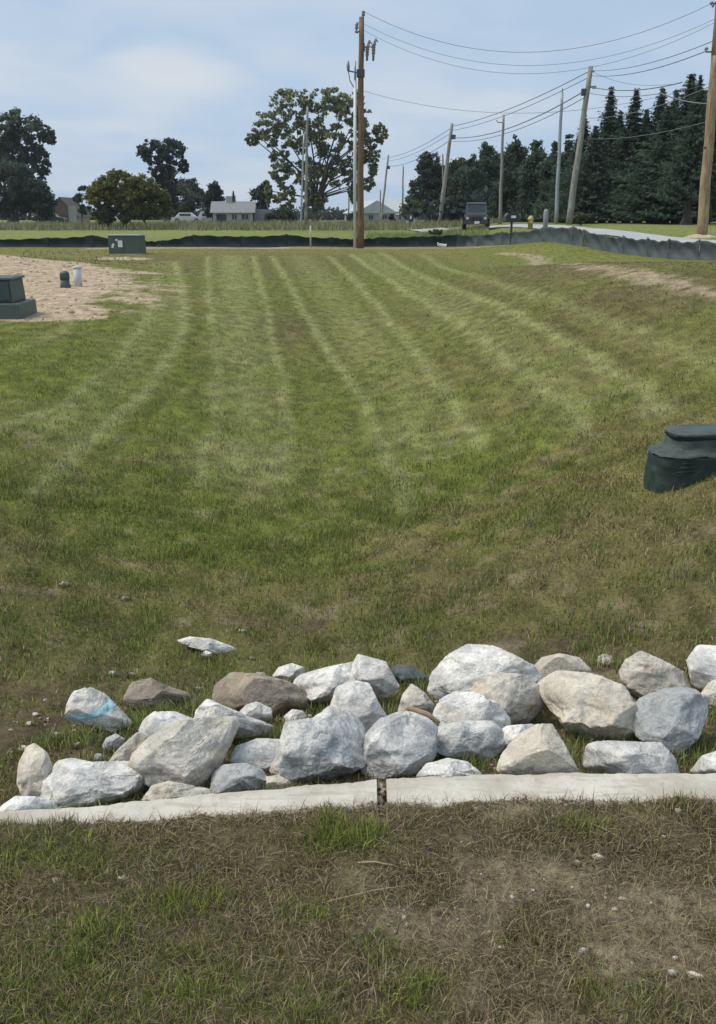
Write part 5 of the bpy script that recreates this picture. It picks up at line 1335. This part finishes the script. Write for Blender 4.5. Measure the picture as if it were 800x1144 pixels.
def car(px, d, m, label, rz, L_=4.3, hgt=1.45, base_py=249):
    b = at(px, base_py, d); gz = float(H(b.x, b.y)); r = empty('parked_car', (b.x, b.y, gz + .02), label, 'car', 'cars parked by the far houses', rz)
    extrude_profile([(-L_ / 2, .35), (-L_ / 2, .75), (-L_ * .28, .88), (L_ * .33, .9), (L_ / 2, .8), (L_ / 2, .35)], 1.75).build('body', m, r)
    extrude_profile([(-L_ * .28, .88), (-L_ * .12, hgt), (L_ * .25, hgt), (L_ * .38, .88)], 1.6, lambda z: 1 - .14 * max(0, z - .88) / .5).build('cabin', m, r)
    for s_ in (-1, 1):
        MB().box((s_ * .80, L_ * .05, 1.13), (.02, L_ * .36, .3)).build('side_window', M_GLASS, r)
        MB().box((s_ * .62, -L_ / 2 - .01, .66), (.3, .04, .14), None, 1, .01).build('headlight', M_LAMP, r)
        for yy in (-L_ * .31, L_ * .31): wheel(r, s_ * .80, yy, .33, .22)
M_CW = simple('white_car_paint', (.55, .56, .57), .3, 0, .04, 1, 0, .01, .6)
M_CD = simple('dark_car_paint', (.05, .055, .065), .3, 0, .04, 1, 0, .01, .6)
car(210, 138, M_CW, 'white car parked side on before the grey green tree', math.pi / 2)
car(233, 140, M_CW, 'white car parked at the right behind the first white one', math.pi / 2 + .2, 3.9, 1.6)
car(56, 134, M_CD, 'dark car parked below the dark trees beside the brown gabled house', math.pi / 2)
car(128, 135, M_CW, 'pale car half hidden behind the olive tree', math.pi / 2)

# ------------------------------------------------------------------ roadside furniture
b = at(571, 262, 50.5); gz = float(H(b.x, b.y))
mx = empty('mailbox', (b.x, b.y, gz), 'black mailbox with a white tag on a post behind the silt fence', 'mailbox')
tp = at(571, 240, 50.5).z - gz
MB().box((0, 0, tp / 2 - .3), (.10, .10, tp)).build('post', M_DARK, mx)
prof = [(-.36, 0), (-.36, .26), (-.25, .40), (.25, .40), (.36, .26), (.36, 0)]
mb = MB(); V = [(x0, sy * .42, z0 + tp - .32) for sy in (-1, 1) for x0, z0 in prof]; mb.add(V, [tuple(range(6)), tuple(range(6, 12))[::-1]] + [(i, (i + 1) % 6 + 0, (i + 1) % 6 + 6, i + 6) for i in range(6)]); mb.build('box', simple('black_enamel', (.035, .045, .048), .4), mx)
MB().box((.02, -.43, tp - .10), (.24, .02, .12)).build('tag', M_ST, mx)
MB().box((.40, 0, tp - .12), (.06, .1, .34)).build('flag', M_METALG, mx)
b = at(592.5, 254, 62); gz = float(H(b.x, b.y)); tz = at(592.5, 241, 62).z - gz
hy = empty('marker_post', (b.x, b.y, gz), 'short yellow marker post right of the mailbox', 'post')
MB().lathe([(.16, -.2), (.16, tz * .70), (.20, tz * .72), (.20, tz * .76), (.14, tz * .9), (.05, tz)], 14).build('shaft', simple('yellow_paint', (.42, .35, .14), .5), hy)
MB().box((0, -.17, tz * .55), (.18, .04, .14), None, 1, .02).build('plate', simple('pale_yellow_plate', (.62, .55, .3), .5), hy)
b = at(608.5, 266, 47); gz = float(H(b.x, b.y)); tz = at(608.5, 233.5, 47).z - gz
bo = empty('bollard', (b.x, b.y, gz), 'grey rounded bollard rising behind the fence right of the yellow marker', 'bollard')
MB().lathe([(.12, -.2), (.12, tz - .14), (.09, tz - .04), (.02, tz)], 16).build('shaft', simple('weathered_grey_post', (.25, .265, .27), .6), bo)
b = at(458, 249, 105); gz = float(H(b.x, b.y))
bn = empty('mailbox', (b.x, b.y, gz), 'dark far mailbox with white tag before the light green round tree', 'mailbox')
MB().box((0, 0, .5), (.14, .14, 1.2)).build('post', M_DARK, bn); MB().box((0, 0, 1.05), (.7, .6, .5), None, 1, .05).build('box', M_DARK, bn); MB().box((.06, -.31, 1.0), (.16, .02, .34)).build('tag', M_ST, bn)
b = at(438, 250, 120); gz = float(H(b.x, b.y))
leaf_tree('bush', 438, 120, [(438, 244, 4, 5)], 'tiny dark shrub right of the far leaning pole', 250, leaf=.15, col=(.02, .03, .03), trunk=.05, sub=.5, nlimb=3, seed=51)

# ------------------------------------------------------------------ light haze in the air
mh = bpy.data.materials.new('air_haze'); mh.use_nodes = True; th = mh.node_tree; th.nodes.clear()
pv = th.nodes.new('ShaderNodeVolumePrincipled'); pv.inputs['Color'].default_value = (.86, .93, 1, 1); pv.inputs['Density'].default_value = .00022; pv.inputs['Anisotropy'].default_value = .2
oo = th.nodes.new('ShaderNodeOutputMaterial'); th.links.new(pv.outputs[0], oo.inputs['Volume'])
o = MB().box((0, 0, 8), (11000, 11000, 20)).build('haze', mh); tag(o, kind='stuff', label='thin pale haze filling the air over the field')
